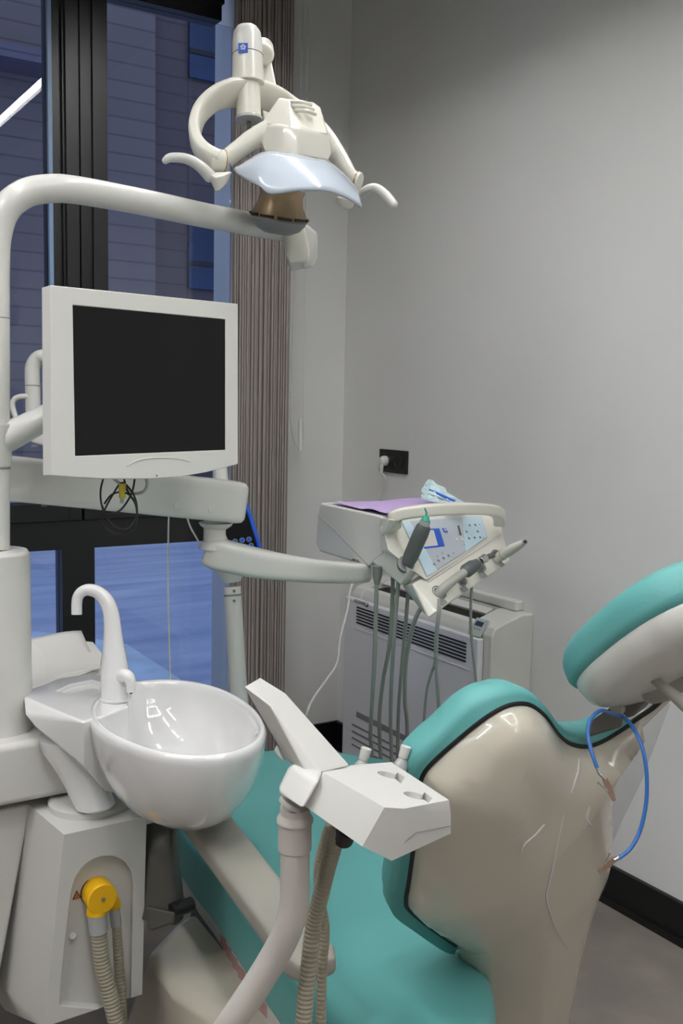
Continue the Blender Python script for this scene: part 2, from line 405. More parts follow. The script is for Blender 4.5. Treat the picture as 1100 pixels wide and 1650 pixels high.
# ---- pendant light frames (what lights the room)
def lamp(x0, x1, y0, y1, label, pw=1.0):
    z = 2.45; wd = .05
    t = thing('pendant_light', label, 'light', ((x0+x1)/2, (y0+y1)/2, z), 'led lights hanging under the ceiling')
    bmh, bmd = bmesh.new(), bmesh.new()
    for a, b in (((x0, y0), (x1, y1)),) if x1-x0 < .1 else (((x0, y0), (x1, y0+wd)), ((x0, y1-wd), (x1, y1)), ((x0, y0+wd), (x0+wd, y1-wd)), ((x1-wd, y0+wd), (x1, y1-wd))):
        box2((*a, z+.01), (*b, z+.07), bmh); box2((a[0]+.003, a[1]+.003, z+.003), (b[0]-.003, b[1]-.003, z+.01), bmd)
        box2((a[0], a[1], z-.012), (a[0]+.002, b[1], z+.01), bmh); box2((b[0]-.002, a[1], z-.012), (b[0], b[1], z+.01), bmh); box2((a[0]+.002, a[1], z-.012), (b[0]-.002, a[1]+.002, z+.01), bmh); box2((a[0]+.002, b[1]-.002, z-.012), (b[0]-.002, b[1], z+.01), bmh)
    link('lamp_housing', bmh, M['white'], t, smooth=False)
    link('led_diffuser', bmd, mat('led_diffuser', (255, 250, 240), .5, emit=((252, 251, 252), LAMP*pw)), t, smooth=False)
    for x in ((x0+.025,) if x1-x0 < .1 else (x0+.025, x1-.025)):
        for y in (y0+.025, y1-.025): cyl('hanging_wire', (x, y, z+.07), (x, y, CZ), .001, M['silver'], t, seg=6)
lamp(1.12, 1.17, .9, 2.36, 'straight led bar light hanging over the right side of the dental chair', 1.7)
lamp(.12, .17, .8, 2.2, 'straight led bar light hanging over the dental unit', 1.5)
lamp(.15, 1.17, -.45, .55, 'rectangular led frame light hanging behind the headrest of the dental chair', 1.3)
lamp(-1.5, -.5, .3, 1.3, 'rectangular led frame light hanging left of the dental unit', 2.0)
lamp(.15, 1.17, -2.1, -1.1, 'unseen rectangular led frame added as fill light at the back of the room near the right wall', 1.2)  # unseen lamp added behind the camera for more ambient light
# ================================================================= DENTAL UNIT (fixed body)
HT = .70
un = thing('dental_unit', 'white dental unit cabinet with tall round column at the left edge', 'dental unit', (.4, 1.6, .2))
# cabinet
YF = 1.46
top = [Z(35, 1283, .58), Y(103, 1345, YF), Y(236, 1309, YF), Vector((.575, 1.78, .58)), Vector((.40, 1.78, .58))]
for p in top: p.z = .58
bot = [Y(60, 1650, 1.60), Y(71, 1655, YF), Y(229, 1602, YF), Vector((.565, 1.78, .24)), Y(8, 1628, 1.74), Vector((.36, 1.80, .24))]
cab = link('cabinet', hull(top+bot), M['matwhite'], un, bevel=.006)
arch = [(96, 1640), (100, 1590), (107, 1520), (116, 1450), (122, 1430), (135, 1410), (150, 1399), (168, 1393), (185, 1393), (203, 1401), (214, 1417), (218, 1440), (217, 1500), (214, 1650)]
cut(cab, prism([Y(a, b, YF-.03) for a, b in arch], (.012, .046, 0)))
ap = [Y(a, b, YF) for a, b in ((98, 1622), (108, 1520), (118, 1440), (140, 1408), (180, 1395), (215, 1425), (212, 1588))]
link('access_cover', box2(Y(112, 1508, YF+.016), Y(121, 1517, YF+.02)), M['matwhite'], un, bevel=.002)
cyl('cover_screw', Y(117, 1508, YF+.017), Y(117, 1508, YF+.011), .0055, M['matwhite'], un, bevel=.001)
link('upper_housing', box2((.16, 1.565, .598), (.515, 1.98, HT)), M['matwhite'], un, bevel=.012)
link('side_panel', hull([(.16, 1.60, .58), (.425, 1.60, .58), (.16, 1.60, .22), (.355, 1.60, .22), (.16, 1.95, .58), (.42, 1.95, .58), (.16, 1.95, .22), (.36, 1.95, .22)]), M['matwhite'], un, bevel=.006)
link('pedestal_collar', lathe_bm([(.066, 0), (.066, .010), (.060, .014)], Z(152, 1298, .58)+Vector((-.005, .01, 0)), seg=40), M['matwhite'], un)
# warning triangle
tri = [Y(117, 1450, YF+.0148), Y(131, 1446, YF+.0148), Y(123.5, 1435, YF+.0148)]
wt = link('warning_sticker', prism([p+Vector((.0, .0622 if 0 else .0, 0)) for p in tri], (0, .0008, 0)), M['black'], un, smooth=False)
tc_ = sum(tri, Vector())/3
link('sticker_face', prism([tc_+(p-tc_)*.72+Vector((0, -.0006, 0)) for p in tri], (0, .0006, 0)), M['orange'], wt, smooth=False)
text('sticker_mark', '!', .009, tc_+Vector((0, -.0013, -.0005)), Vector((1, 0, 0)), Vector((0, 0, 1)), M['black'], wt, ext=.0002)
# column and pole
D0 = 1.62
pc = P(-8, 900, D0)
def pz(py): return P(-8, py, D0).z
link('base_column', lathe_bm([(.055, HT), (.055, pz(893)), (.052, pz(889)), (.05, pz(886)), (.001, pz(885))], (pc.x, pc.y, 0), seg=48), M['white'], un)
# yellow connector with hoses
yc_ = YF+.006
for (cx, cy, r) in ((158, 1440, .024),):
    q = Y(cx, cy, yc_)
    cyl('socket_ring', q+Vector((-.003, .03, .0)), q+Vector((0, .012, 0)), .0255, M['black'], un)
    cn = cyl('yellow_connector', q+Vector((0, .014, 0)), q+Vector((0, -.022, 0)), .0245, M['yellow'], un, bevel=.003, label='yellow round connector')
    cyl('connector_screw', q+Vector((.001, -.02, 0)), q+Vector((.001, -.0235, 0)), .0035, M['bronze'], cn)
    tube('connector_branch', [Y(164, 1455, yc_), Y(156, 1464, yc_-.006), Y(155, 1474, yc_-.008)], [.018, .0155, .0155], M['yellow'], cn)
    tube('connector_branch', [Y(176, 1445, yc_+.01), Y(183, 1455, yc_+.012), Y(184, 1462, yc_+.012)], [.010, .0112, .0105], M['yellow'], cn)
cyl('hose_sleeve', Y(155, 1470, yc_-.008), Y(159, 1501, yc_-.008), .0148, M['clear'], un, bevel=.001)
cyl('hose_sleeve', Y(183, 1458, yc_+.012), Y(187, 1491, yc_+.012), .0092, M['clear'], un, bevel=.001)
def ribbed(name, pts, r, parent=None, pitch=.006, amp=.09, seg=20):
    path = crom([Vector(p) for p in pts], 24); L = [0]
    for a, b in zip(path[:-1], path[1:]): L.append(L[-1]+(b-a).length)
    tot = L[-1]; N = int(tot/pitch*6); pp = []; j = 0
    for i in range(N+1):
        s = tot*i/N
        while j < len(L)-2 and L[j+1] < s: j += 1
        t = (s-L[j])/max(1e-9, L[j+1]-L[j]); pp.append(path[j].lerp(path[j+1], t))
    rr = [r*(1+amp*(1 if math.sin(2*math.pi*i/6+.3) > 0 else -1)*.5) for i in range(N+1)]
    return link(name, tube_bm(pp, rr, seg=seg, smooth=False), M['ribhose'], parent, wn=False)
tag(ribbed('suction_hose', [Y(159, 1500, yc_-.008), Y(164, 1550, yc_-.012), Y(176, 1600, yc_-.02), Y(190, 1660, yc_-.03), Y(205, 1740, yc_-.03)], .0125), 'thicker ribbed beige hose hanging from the yellow connector in the cabinet recess', 'hose')
tag(ribbed('suction_hose', [Y(187, 1490, yc_+.012), Y(191, 1550, yc_+.01), Y(195, 1600, yc_+.004), Y(197, 1640, yc_), Y(200, 1740, yc_)], .0082), 'thinner ribbed beige hose hanging right of the thicker one below the yellow connector', 'hose')
# ---- folded napkins on the unit
nz = .752
npz = [Z(-60, 1040, nz), Z(48, 1032, nz), Z(100, 1030, nz), Z(150, 1036, nz), Z(166, 1055, nz), Z(160, 1077, nz), Z(105, 1088, nz), Z(45, 1107, nz), Z(30, 1121, nz), Z(0, 1080, nz), Z(-60, 1062, nz)]
nk = thing('napkin_stack', 'stack of white folded paper napkins on top of the unit behind the spittoon', 'napkins', (npz[3].x, npz[3].y, HT))
for k in range(8):
    zz = HT+k*.007; j = [Vector((random.uniform(-.003, .003), random.uniform(-.003, .003), 0)) for _ in npz]
    link('napkin', prism([Vector((p.x, p.y, zz))+q for p, q in zip(npz, j)], (0, 0, .0062)), M['paper'], nk, bevel=.0025, seg=2)
bm = bmesh.new(); g = []
c4 = [Z(-60, 1040, nz), Z(131, 1040, nz), Z(165, 1085, nz), Z(-40, 1100, nz)]
NU = NV = 14
pk = P(131, 1018, (Z(131, 1030, nz)-C0).dot(CF))
corner = [Z(-60, 1036, nz), pk, Z(162, 1075, nz), Z(31, 1119, nz)]
for i in range(NU+1):
    row = []
    for jx in range(NV+1):
        u, v = i/NU, jx/NV
        p = corner[0].lerp(corner[1], u).lerp(corner[3].lerp(corner[2], u), v); base = nz+.0015
        lift = max(0, (u+1-v)/2-.5)/.5
        p.z = base+.003*math.sin(9*u+4*v)+(pk.z-nz)*lift**1.5
        row.append(bm.verts.new(p))
    g.append(row)
for i in range(NU):
    for jx in range(NV): bm.faces.new((g[i][jx], g[i+1][jx], g[i+1][jx+1], g[i][jx+1]))
o = link('top_napkin', bm, M['paper'], nk, wn=False); sd = o.modifiers.new('s', 'SOLIDIFY'); sd.thickness = .0016
# ================================================================= SPITTOON
sp = thing('spittoon', 'glossy white ceramic spittoon bowl with a swan neck tap on the dental unit', 'spittoon bowl', (.5, 1.56, .596))
ZR = .76
rim = [(272, 1093), (315, 1097), (352, 1106), (388, 1122), (415, 1143), (429, 1168), (424, 1188), (404, 1203), (374, 1214), (335, 1219), (293, 1218), (251, 1212), (209, 1199), (170, 1181), (146, 1160), (143, 1138), (160, 1118), (190, 1103), (228, 1095)]
rw = [Z(a, b, ZR) for a, b in rim]
rw = crom(rw, 4, True); cxy = Z(285, 1152, ZR)
if sum(rw[i].x*rw[(i+1) % len(rw)].y-rw[(i+1) % len(rw)].x*rw[i].y for i in range(len(rw))) < 0: rw = rw[::-1]
pl0 = [(p.x, p.y) for p in rw]
rings = []; c2 = (cxy.x+.004, cxy.y-.004); steps = 16
for k in range(steps, -1, -1):         # outer, bottom to rim
    q = math.pi/2*k/steps; t = max(.02, math.cos(q)**.62 if k < steps else .02); dz = -.148*math.sin(q)**1.25
    rings.append([Vector((c2[0]+(x-c2[0])*t, c2[1]+(y-c2[1])*t, ZR-.008+dz)) for x, y in pl0])
for a, dz in ((.0025, -.0028), (.006, 0), (.010, -.0008), (.0135, -.005)):
    rings.append([Vector((x, y, ZR+dz)) for x, y in offset_poly(pl0, a)])
ip = offset_poly(pl0, .015)
for k in range(1, steps+1):
    q = math.pi/2*k/steps; t = max(.02, math.cos(q)**.7 if k < steps else .02); dz = -.105*math.sin(q)**1.1
    rings.append([Vector((c2[0]+(x-c2[0])*t, c2[1]+(y-c2[1])*t, ZR-.006+dz)) for x, y in ip])
link('bowl', loft(rings), M['ceramic'], sp, wn=False)
dc = Vector((c2[0], c2[1], ZR-.1095))
cyl('drain', dc, dc+Vector((0, 0, .002)), .012, M['silver'], sp)
wing = hull([Z(37, 1122, ZR), Z(48, 1110, ZR), Z(105, 1091, ZR), Z(150, 1084, ZR), Z(172, 1092, ZR), Z(208, 1106, ZR-.003), Z(207, 1137, ZR-.003), Z(172, 1152, ZR-.002), Z(134, 1163, ZR-.001),
             Z(40, 1152, ZR-.02), Z(52, 1166, ZR-.03), P(134, 1234, 1.53), P(172, 1276, 1.56), P(205, 1285, 1.60), P(100, 1190, 1.64), P(190, 1180, 1.70)])
wg = link('cup_shelf', wing, M['ceramic'], sp, bevel=.009, seg=4)
cut(wg, prism([Z(a, b, ZR-.009) for a, b in ((92, 1121), (114, 1110), (148, 1103), (163, 1107), (161, 1120), (150, 1128))], (0, 0, .03)))
ring = lambda c, r, s=28: [c+Vector((math.cos(2*math.pi*k/s)*r, math.sin(2*math.pi*k/s)*r, 0)) for k in range(s)]
pb = Z(152, 1298, .596)
link('pedestal', loft([ring(pb, .031), ring(pb+Vector((0, 0, .004)), .033), ring(pb.lerp(P(118, 1205, 1.62), .3), .034), ring(pb.lerp(P(118, 1205, 1.62), .65), .040), ring(P(118, 1205, 1.62), .050), ring(P(118, 1185, 1.62), .055)]), M['ceramic'], sp)
# tap
tb = Z(186, 1125, ZR); dt = (tb-C0).dot(CF)
sc_ = dt/F

cyl('tap_base_ring', tb+Vector((0, 0, -.002)), tb+Vector((0, 0, .003)), 25.5*sc_, M['ceramic'], sp, bevel=.001)
tube('tap_body', [P(186, 1128, dt), P(186, 1110, dt), P(185.5, 1090, dt), P(184.5, 1065, dt), P(182.5, 1035, dt), P(181, 1010, dt), P(178, 985, dt), P(170, 966, dt), P(155, 953, dt), P(137, 951, dt), P(125, 963, dt), P(123.5, 990, dt)], [24*sc_, 23.5*sc_, 23*sc_, 20*sc_, 16*sc_, 14*sc_, 12.8*sc_, 11.8*sc_, 10.4*sc_, 9.2*sc_, 8.7*sc_, 8.5*sc_], M['ceramic'], sp, seg=24)
tube('cup_filler', [P(190, 1092, dt-.005), P(203, 1089, dt-.02), P(210, 1098, dt-.022), P(211, 1115, dt-.022)], [13*sc_, 11*sc_, 9*sc_, 7*sc_], M['ceramic'], sp, seg=20)
cyl('filler_nozzle', P(211, 1114, dt-.022), P(211.3, 1118, dt-.022), 2.3*sc_, M['black'], sp, seg=12)
# ================================================================= OPERATING LIGHT
ol = thing('operating_light', 'white dental operating light on a long curved tube arm above the monitor', 'dental light', (pc.x, pc.y, pz(885)))
tp = [(-8, 886, D0), (-8, 700, D0), (-8, 520, D0), (-8, 430, D0), (-5, 380, D0), (9, 338, D0), (40, 312, D0+.01), (80, 304, D0+.03), (120, 306, D0+.06), (190, 318, D0+.13), (260, 332, D0+.2), (330, 347, D0+.28), (400, 360, D0+.36), (462, 371, D0+.42)]
tube('curved_pole', pxpts(tp), .0232, M['white'], ol, seg=28, n=8)
for y in (513, 755): link('pole_seam', lathe_bm([(.0234, 0), (.0237, .0008), (.0234, .0016)], P(-8, y, D0), seg=28), M['mgrey'], ol)
kd = 2.04
link('knuckle', hull([P(*a, d) for a in ((479, 361), (493, 360), (511, 375), (511.5, 418), (503, 431), (487, 433)) for d in (kd-.02, kd+.045)]), M['white'], ol, bevel=.006)
link('knuckle_collar', tube_bm([P(448, 367.5, kd-.005), P(466, 371, kd+.01)], .0242), M['white'], ol)
A, B = P(483, 429, kd-.01), P(419, 78, kd+.05); ax = (B-A).normalized(); sd_ = CR.copy(); sd_ = (sd_-ax*sd_.dot(ax)).normalized(); dn = ax.cross(sd_)
bm = loft([[A.lerp(B, t)+sd_*w_*a+dn*hh*b for a, b in ((-1, -1), (1, -1), (1, 1), (-1, 1))] for t, w_, hh in ((0, .019, .022), (.04, .024, .027), (.9, .018, .022), (1, .016, .02))])
link('spring_arm', bm, M['cream'], ol, bevel=.004)
cyl('arm_joint', P(424, 88, kd-.06), P(424, 78, kd+.09), .022, M['cream'], ol, bevel=.006)
nd = 1.93
k_ = nd/F
nx = P(397, 90, nd)
def up(py): return (P(397, py, nd)-nx).dot(nz_) if 0 else 0
na, nb = P(403, 192, nd), P(397, 132, nd)
neck_ax = (P(398.5, 60, nd)-P(401.5, 190, nd)).normalized()
lb = P(401, 190, nd); un_ = k_
link('neck_lower', lathe_bm([(20*un_, -2*un_), (19.5*un_, 20*un_), (19*un_, 62*un_)], lb, neck_ax, 36), M['cream'], ol)
link('neck_lens', lathe_bm([(12*un_, -6*un_), (22*un_, -4*un_), (22.5*un_, -1*un_), (21*un_, 1*un_)], lb, neck_ax, 36), M['clear'], ol)
cyl('locking_pin', lb-neck_ax*16*un_, lb, 3*un_, M['dgrey'], ol, r2=3.6*un_)
link('neck_upper', lathe_bm([(25.5*un_, 55*un_), (26*un_, 58*un_), (24.5*un_, 100*un_)], lb, neck_ax, 40), M['cream'], ol)
cp = link('neck_cap', lathe_bm([(24.2*un_, 100.8*un_), (24.6*un_, 101.6*un_), (24*un_, 125*un_), (22*un_, 137*un_), (17*un_, 145*un_), (9*un_, 149*un_), (1*un_, 150*un_)], lb, neck_ax, 40), M['white'], ol)
link('neck_seam', lathe_bm([(24.6*un_, 99.8*un_), (25.2*un_, 100.4*un_), (24.6*un_, 101*un_)], lb, neck_ax, 40), M['dgrey'], ol)
bc_ = P(391.5, 77, nd-.0305)
bu, bv = CR, CU
def flower(nm, c, s, U, V, parent):
    N = U.cross(V)
    f = link(nm, box_bm(c, (s, s, .0012), (U, V, N)), M['blue'], parent, smooth=False)
    bmf = bmesh.new()
    for k in range(5):
        a = math.radians(90+72*k); q = c+(U*math.cos(a)+V*math.sin(a))*s*.2+V*s*.05+N*.0007
        disc_bm(q, N, s*.115, .0004, 10, bmf)
    link('flower_mark', bmf, M['white'], f, smooth=False)
flower('emblem', bc_, 15*un_, bu, bv, cp)
# yoke: flat band loop from the neck round to both joints
def band(name, pts, wdt, thk, mt, parent, up):
    path = crom(pts, 8); W_ = lerp_list(wdt, 8, 0); T_ = lerp_list(thk, 8, 0); rings = []
    for i, c in enumerate(path):
        t = (path[min(i+1, len(path)-1)]-path[max(i-1, 0)]).normalized(); u_ = (up-t*up.dot(t)).normalized(); b_ = t.cross(u_)
        r = []
        for k in range(20):
            th = 2*math.pi*k/20; cc, ss = math.cos(th), math.sin(th)
            r.append(c+u_*W_[i]*math.copysign(abs(cc)**.6, cc)+b_*T_[i]*math.copysign(abs(ss)**.6, ss))
        rings.append(r)
    return link(name, loft(rings), mt, parent, wn=False)
UPV = Vector((0, 0, 1))
band('yoke', pxpts([(392, 150, 1.93), (372, 150, 1.915), (345, 160, 1.90), (323, 181, 1.885), (314, 208, 1.87), (318, 232, 1.86), (333, 249, 1.85), (352, 258, 1.85)]), [.030, .030, .026, .024, .024, .022, .021, .018], [.009, .009, .010, .0105, .011, .012, .013, .014], M['cream'], ol, (UPV*.55-CF*.8).normalized())
band('yoke', pxpts([(408, 150, 1.95), (430, 155, 1.97), (460, 170, 2.01), (500, 195, 2.03), (530, 225, 2.02), (552, 258, 1.99), (566, 285, 1.97)]), [.030, .028, .026, .024, .022, .018, .016], [.009]*3+[.010]*4, M['cream'], ol, (UPV*.55-CF*.8).normalized())
# joints
jl = [P(338, 258, 1.85), P(366, 259, 1.86)]
cyl('side_joint', jl[0], jl[1], 17*un_, M['cream'], ol, r2=16*un_, bevel=.003)
cyl('joint_ring', P(360, 258.8, 1.858), P(362, 259, 1.859), 17.3*un_, M['amber'], ol)
cyl('side_joint', P(556, 286, 1.97), P(580, 293, 1.96), 15*un_, M['cream'], ol, bevel=.003)
cyl('joint_ring', P(573, 291, 1.9625), P(575, 291.5, 1.962), 15.4*un_, M['amber'], ol)
tube('head_arm', pxpts([(364, 257, 1.86), (385, 240, 1.86), (410, 223, 1.87), (440, 212, 1.88)]), [.0165, .0165, .019, .026], M['cream'], ol, seg=20)
tube('head_arm', pxpts([(520, 230, 1.92), (540, 252, 1.94), (553, 272, 1.95), (566, 288, 1.96)]), [.018, .014, .013, .015], M['cream'], ol, seg=20)
# head
hp = lambda L: [P(*q) for q in L]
hd = link('lamp_head', hull(hp([(421, 199, 1.87), (452, 200, 1.82), (480, 205, 1.80), (529, 216, 1.86), (534, 247, 1.87), (528, 261, 1.86), (480, 253, 1.80), (453, 249, 1.80), (427, 246, 1.84), (419, 225, 1.87),
                               (440, 195, 1.98), (522, 205, 1.99), (524, 245, 1.98), (440, 240, 1.97)])), M['cream'], ol, bevel=.006)
hc = link('head_cover', hull(hp([(420, 200, 1.865), (470, 209, 1.803), (529, 217, 1.855), (516, 172, 1.90), (505, 165, 1.91), (497, 180, 1.868), (482, 184, 1.85), (471, 186, 1.84), (466, 160, 1.87), (449, 157, 1.885), (436, 176, 1.88),
                                (450, 168, 1.96), (510, 170, 1.98), (525, 205, 1.98), (430, 192, 1.96)])), M['cream'], ol, bevel=.005)
for k, (y0_, y1_) in enumerate(((165, 167.5), (172, 175), (179, 182.5))):
    x0_ = 469+k*3.5
    tube('vent_slat', hp([(x0_, y0_-1, 1.862-k*.006), (x0_+18, y0_, 1.848-k*.006), (x0_+32, y1_+1.5, 1.868-k*.006)]), .0036, M['cream'], hd, seg=8)
tp_ = [(379.5, 273, 1.845), (402, 258, 1.81), (427, 246, 1.80), (453, 247, 1.785), (480, 251, 1.785), (506, 257, 1.80), (529, 262, 1.83), (552, 281, 1.85), (572, 302, 1.87)]
bt_ = [(380, 277, 1.835), (398, 290, 1.78), (418, 300, 1.74), (431, 311, 1.73), (450, 311, 1.72), (488, 306, 1.72), (530, 308, 1.735), (563, 321, 1.77), (581.5, 334, 1.80)]
ta, tb_ = crom(hp(tp_), 4), crom(hp(bt_), 4); bm = bmesh.new(); G = []
for v in range(9):
    t = v/8; row = []
    for a, b in zip(ta, tb_):
        p = a.lerp(b, t); p += (-CF)*.012*math.sin(math.pi*t); row.append(bm.verts.new(p))
    G.append(row)
for i in range(8):
    for j in range(len(ta)-1): bm.faces.new((G[i][j], G[i+1][j], G[i+1][j+1], G[i][j+1]))
o = link('reflector_shield', bm, M['visor'], ol, wn=False, label='bluish white curved shield'); sd2 = o.modifiers.new('s', 'SOLIDIFY'); sd2.thickness = .005; sd2.offset = 0
# bulb housing under the head
bc2 = P(452, 330, 1.93); axb = (CU*.98+CR*.05-CF*.1).normalized()
bh = link('bulb_reflector', lathe_bm([(47*un_, -22*un_), (43*un_, -12*un_), (37*un_, 0), (35*un_, 14*un_), (37*un_, 24*un_)], bc2, (CU+CR*.16-CF*.35), 40), M['amber'], ol, label='amber bulb reflector')
axb = (CU+CR*.16-CF*.35).normalized()
link('bulb_cup', lathe_bm([(2*un_, -46*un_), (22*un_, -45*un_), (36*un_, -38*un_), (43*un_, -29*un_), (46*un_, -24*un_), (45*un_, -22*un_)], bc2, axb, 40), M['mgrey'], ol)
uu = axb.cross(CR).normalized(); vv = axb.cross(uu)
for k in range(10):
    a0 = 2*math.pi*k/10; arc = [bc2-axb*18*un_+(uu*math.cos(a0+.5*j/5)+vv*math.sin(a0+.5*j/5))*47*un_ for j in range(6)]
    tube('vent_slot', arc, 2.4*un_, M['black'], bh, seg=6, smooth=False)
# handles
tube('grip', pxpts([(266, 259, 1.80), (276, 254, 1.80), (300, 256, 1.81), (322, 268, 1.82), (338, 284, 1.83)]), [6*un_, 8*un_, 8.5*un_, 9.5*un_, 11*un_], M['white'], ol, seg=20, sect=(.8, 1.1, 2.4), round_end=True)
link('grip_bracket', hull(hp([(334, 278, 1.82), (346, 286, 1.81), (358, 283, 1.82), (374, 276, 1.84), (368, 295, 1.84), (353, 309, 1.83), (347, 309, 1.83), (338, 290, 1.84), (345, 282, 1.87), (370, 280, 1.87), (352, 303, 1.87)])), M['cream'], ol, bevel=.004)
tube('grip', pxpts([(578, 313, 1.93), (592, 304, 1.91), (606, 303, 1.90), (620, 313, 1.89), (634, 329, 1.88)]), [5*un_, 6*un_, 7*un_, 7.5*un_, 7*un_], M['white'], ol, seg=20, round_end=True)
tube('grip', pxpts([(600, 303, 1.90), (590, 312, 1.92), (575, 320, 1.94)]), [4*un_, 4*un_, 4*un_], M['white'], ol, seg=12)
link('grip_bracket', hull(hp([(540, 315, 1.95), (565, 318, 1.94), (572, 326, 1.94), (566, 338, 1.95), (550, 338, 1.96), (540, 328, 1.97), (545, 318, 2.0), (565, 335, 2.0)])), M['cream'], ol, bevel=.006)
# ================================================================= MONITOR
mn = thing('monitor', 'white framed monitor with a black switched off screen', 'monitor', P(225, 760, 1.66))
Mo, Mx = P(115, 492, 1.51), P(361, 515, 1.74); My = P(119, 735, 1.51); Mz = P(361, 725, 1.74)
ctrM = (Mo+Mx+My+Mz)/4; U = ((Mx-Mo)+(Mz-My)).normalized(); V = ((Mo-My)+(Mx-Mz)); V = (V-U*V.dot(U)).normalized(); N = U.cross(V)
def mp_(px, py, h=0):
    q = ray(px, py); s_ = (ctrM-C0).dot(N)/q.dot(N); return C0+q*s_+N*h
fpts = to_plane([(79, 460), (381, 490), (381, 748), (330, 761), (290, 768), (240, 771.5), (170, 771.5), (120, 769), (81, 766)], ctrM, U, V)
pl = []
body = link('casing', prism([ctrM+U*a+V*b+N*.004 for a, b in fpts], -N*.024), M['white'], mn, bevel=.007, seg=4)
spts = to_plane([(115, 492), (361, 515), (361, 725), (119, 735)], ctrM, U, V)
cut(body, prism([ctrM+U*a+V*b+N*.0015 for a, b in spts], N*.02))
link('screen', prism([ctrM+U*a+V*b-N*.006 for a, b in spts], N*.0085), M['screen'], mn, smooth=False)
link('back_cover', hull([ctrM+U*a*s+V*b*s-N*h for a, b in fpts for s, h in ((.86, .018), (.62, .06))]), M['white'], mn, bevel=.008)
tube('chin_line', [mp_(202, 751, .0045), mp_(222, 741, .0045), mp_(252, 738, .0045), mp_(282, 739, .0045), mp_(303, 744, .0045)], .0009, M['white'], mn, seg=6)
cyl('power_led', mp_(250, 766.5, .0), mp_(250, 766.5, .0048), .0014, M['dgrey'], mn, seg=10)
ma = mn
tube('arm_tube', pxpts([(-12, 716, D0), (20, 700, D0+.01), (75, 672, D0+.06), (140, 640, D0+.12), (215, 622, D0+.14)]), [.026, .024, .0215, .021, .021], M['white'], ma, seg=24)
link('arm_collar', lathe_bm([(.0245, 0), (.0262, .003), (.0262, P(-8, 682, D0).z-P(-8, 752, D0).z-.003), (.0245, P(-8, 682, D0).z-P(-8, 752, D0).z)], P(-8, 752, D0), seg=32), M['white'], ma)
cyl('mount_plate', P(215, 622, D0+.13), ctrM-N*.058, .03, M['white'], ma)
# monitor cables
cb = thing('coiled_cable', 'thin black cable coiled in a loose loop under the monitor', 'cable', P(193, 860, 1.64))
dC = 1.63
tube('cable_loop', pxpts([(166, 772, dC), (162, 790, dC), (163, 810, dC-.005), (170, 830, dC-.008), (185, 848, dC-.01), (205, 852, dC-.01), (219, 835, dC), (220, 812, dC+.005), (212, 792, dC+.004), (196, 778, dC), (180, 800, dC-.006), (166, 828, dC-.008), (166, 842, dC-.004), (180, 857, dC), (198, 861, dC), (216, 848, dC-.006), (221, 825, dC-.008), (214, 803, dC-.004), (198, 793, dC), (180, 797, dC+.003), (168, 812, dC+.003)]), .0016, M['black'], cb, seg=8)
tube('cable_tail', pxpts([(217, 771, dC), (212, 795, dC-.01), (196, 820, dC-.012), (180, 828, dC-.01), (170, 829, dC-.004), (165, 815, dC)]), .0016, M['black'], cb, seg=8)
tube('cable_tail', pxpts([(199, 768, dC), (205, 790, dC+.008), (218, 812, dC+.006), (221, 830, dC+.004)]), .0016, M['black'], cb, seg=8)
cyl('yellow_plug', P(197, 779, dC), P(197, 803, dC), .0062, M['plugyellow'], cb, r2=.0052, bevel=.001, label='yellow plug')
cyl('plug_pin', P(197, 803, dC), P(196, 811, dC), .003, M['silver'], cb)
tag(tube('grey_cable', pxpts([(235, 768, 1.64), (237, 782, 1.64), (230, 793, 1.64), (214, 795, 1.65), (200, 785, 1.66), (183, 771, 1.66)]), .0028, M['clear']), 'short grey cable looping below the monitor behind the black coil', 'cable')
# ================================================================= INSTRUMENT TABLE AND ITS ARM
tt = thing('instrument_table', 'white dental instrument table with slanted keypad carried on a long box arm', 'instrument table', P(345, 885, 1.93))
A, B = P(-6, 768, 1.71), P(388, 809.5, 1.95); ax = (B-A).normalized(); sdv = ax.cross(UPV).normalized(); upv = sdv.cross(ax)
rings = []
L = (B-A).length
for t, hh, ww in ((0, .037, .03), (.02, .0385, .033), (.96, .0405, .036), (.985, .039, .034), (1, .034, .028)):
    c = A.lerp(B, t)
    rings.append([c+upv*hh*math.copysign(abs(math.cos(q))**.28, math.cos(q))+sdv*ww*math.copysign(abs(math.sin(q))**.28, math.sin(q)) for q in [2*math.pi*(k+.5)/24 for k in range(24)]])
link('box_arm', loft(rings), M['white'], tt)
for px, py, r in ((280, 813.5, .0075), (338, 821, .005)):
    d = 1.90-.04+(px-280)/400*.15; q = P(px, py, d)
    q = q+CF*0.0
    tdir = -sdv if (-sdv).dot(CF) < 0 else sdv
    # put the cap on the arm's near face
    tpar = ((q-A).dot(ax))/L; face = A+ax*(q-A).dot(ax)+upv*(q-A).dot(upv)+tdir*(.0352)
    cyl('screw_cap', face, face+tdir*.0025, r, M['white'], tt, bevel=.001)
jd = 1.94
cyl('arm_swivel', P(346, 838, jd), P(345, 884, jd), 18*jd/F, M['white'], tt, bevel=.002)
link('swivel_collar', lathe_bm([(28*jd/F, 0), (25*jd/F, -.006), (18*jd/F, -.012)], P(348, 842, jd), UPV, 32), M['white'], tt)
link('swivel_collar', lathe_bm([(20*jd/F, .014), (24*jd/F, .004), (25*jd/F, 0)], P(345, 884, jd), UPV, 32), M['white'], tt)
la = [P(343, 890, 1.94), P(375, 901, 1.95), P(410, 909, 1.97), (470), None]
la = pxpts([(334, 886, 1.945), (350, 892, 1.945), (395, 903, 1.96), (445, 912, 1.985), (500, 919, 2.05), (548, 922, 2.14), (588, 923, 2.19)])
path = crom(la, 6); hh = lerp_list([.024, .031, .0295, .027, .0245, .023, .020], 6, 0); ww = lerp_list([.020, .034, .034, .033, .031, .032, .020], 6, 0); rings = []
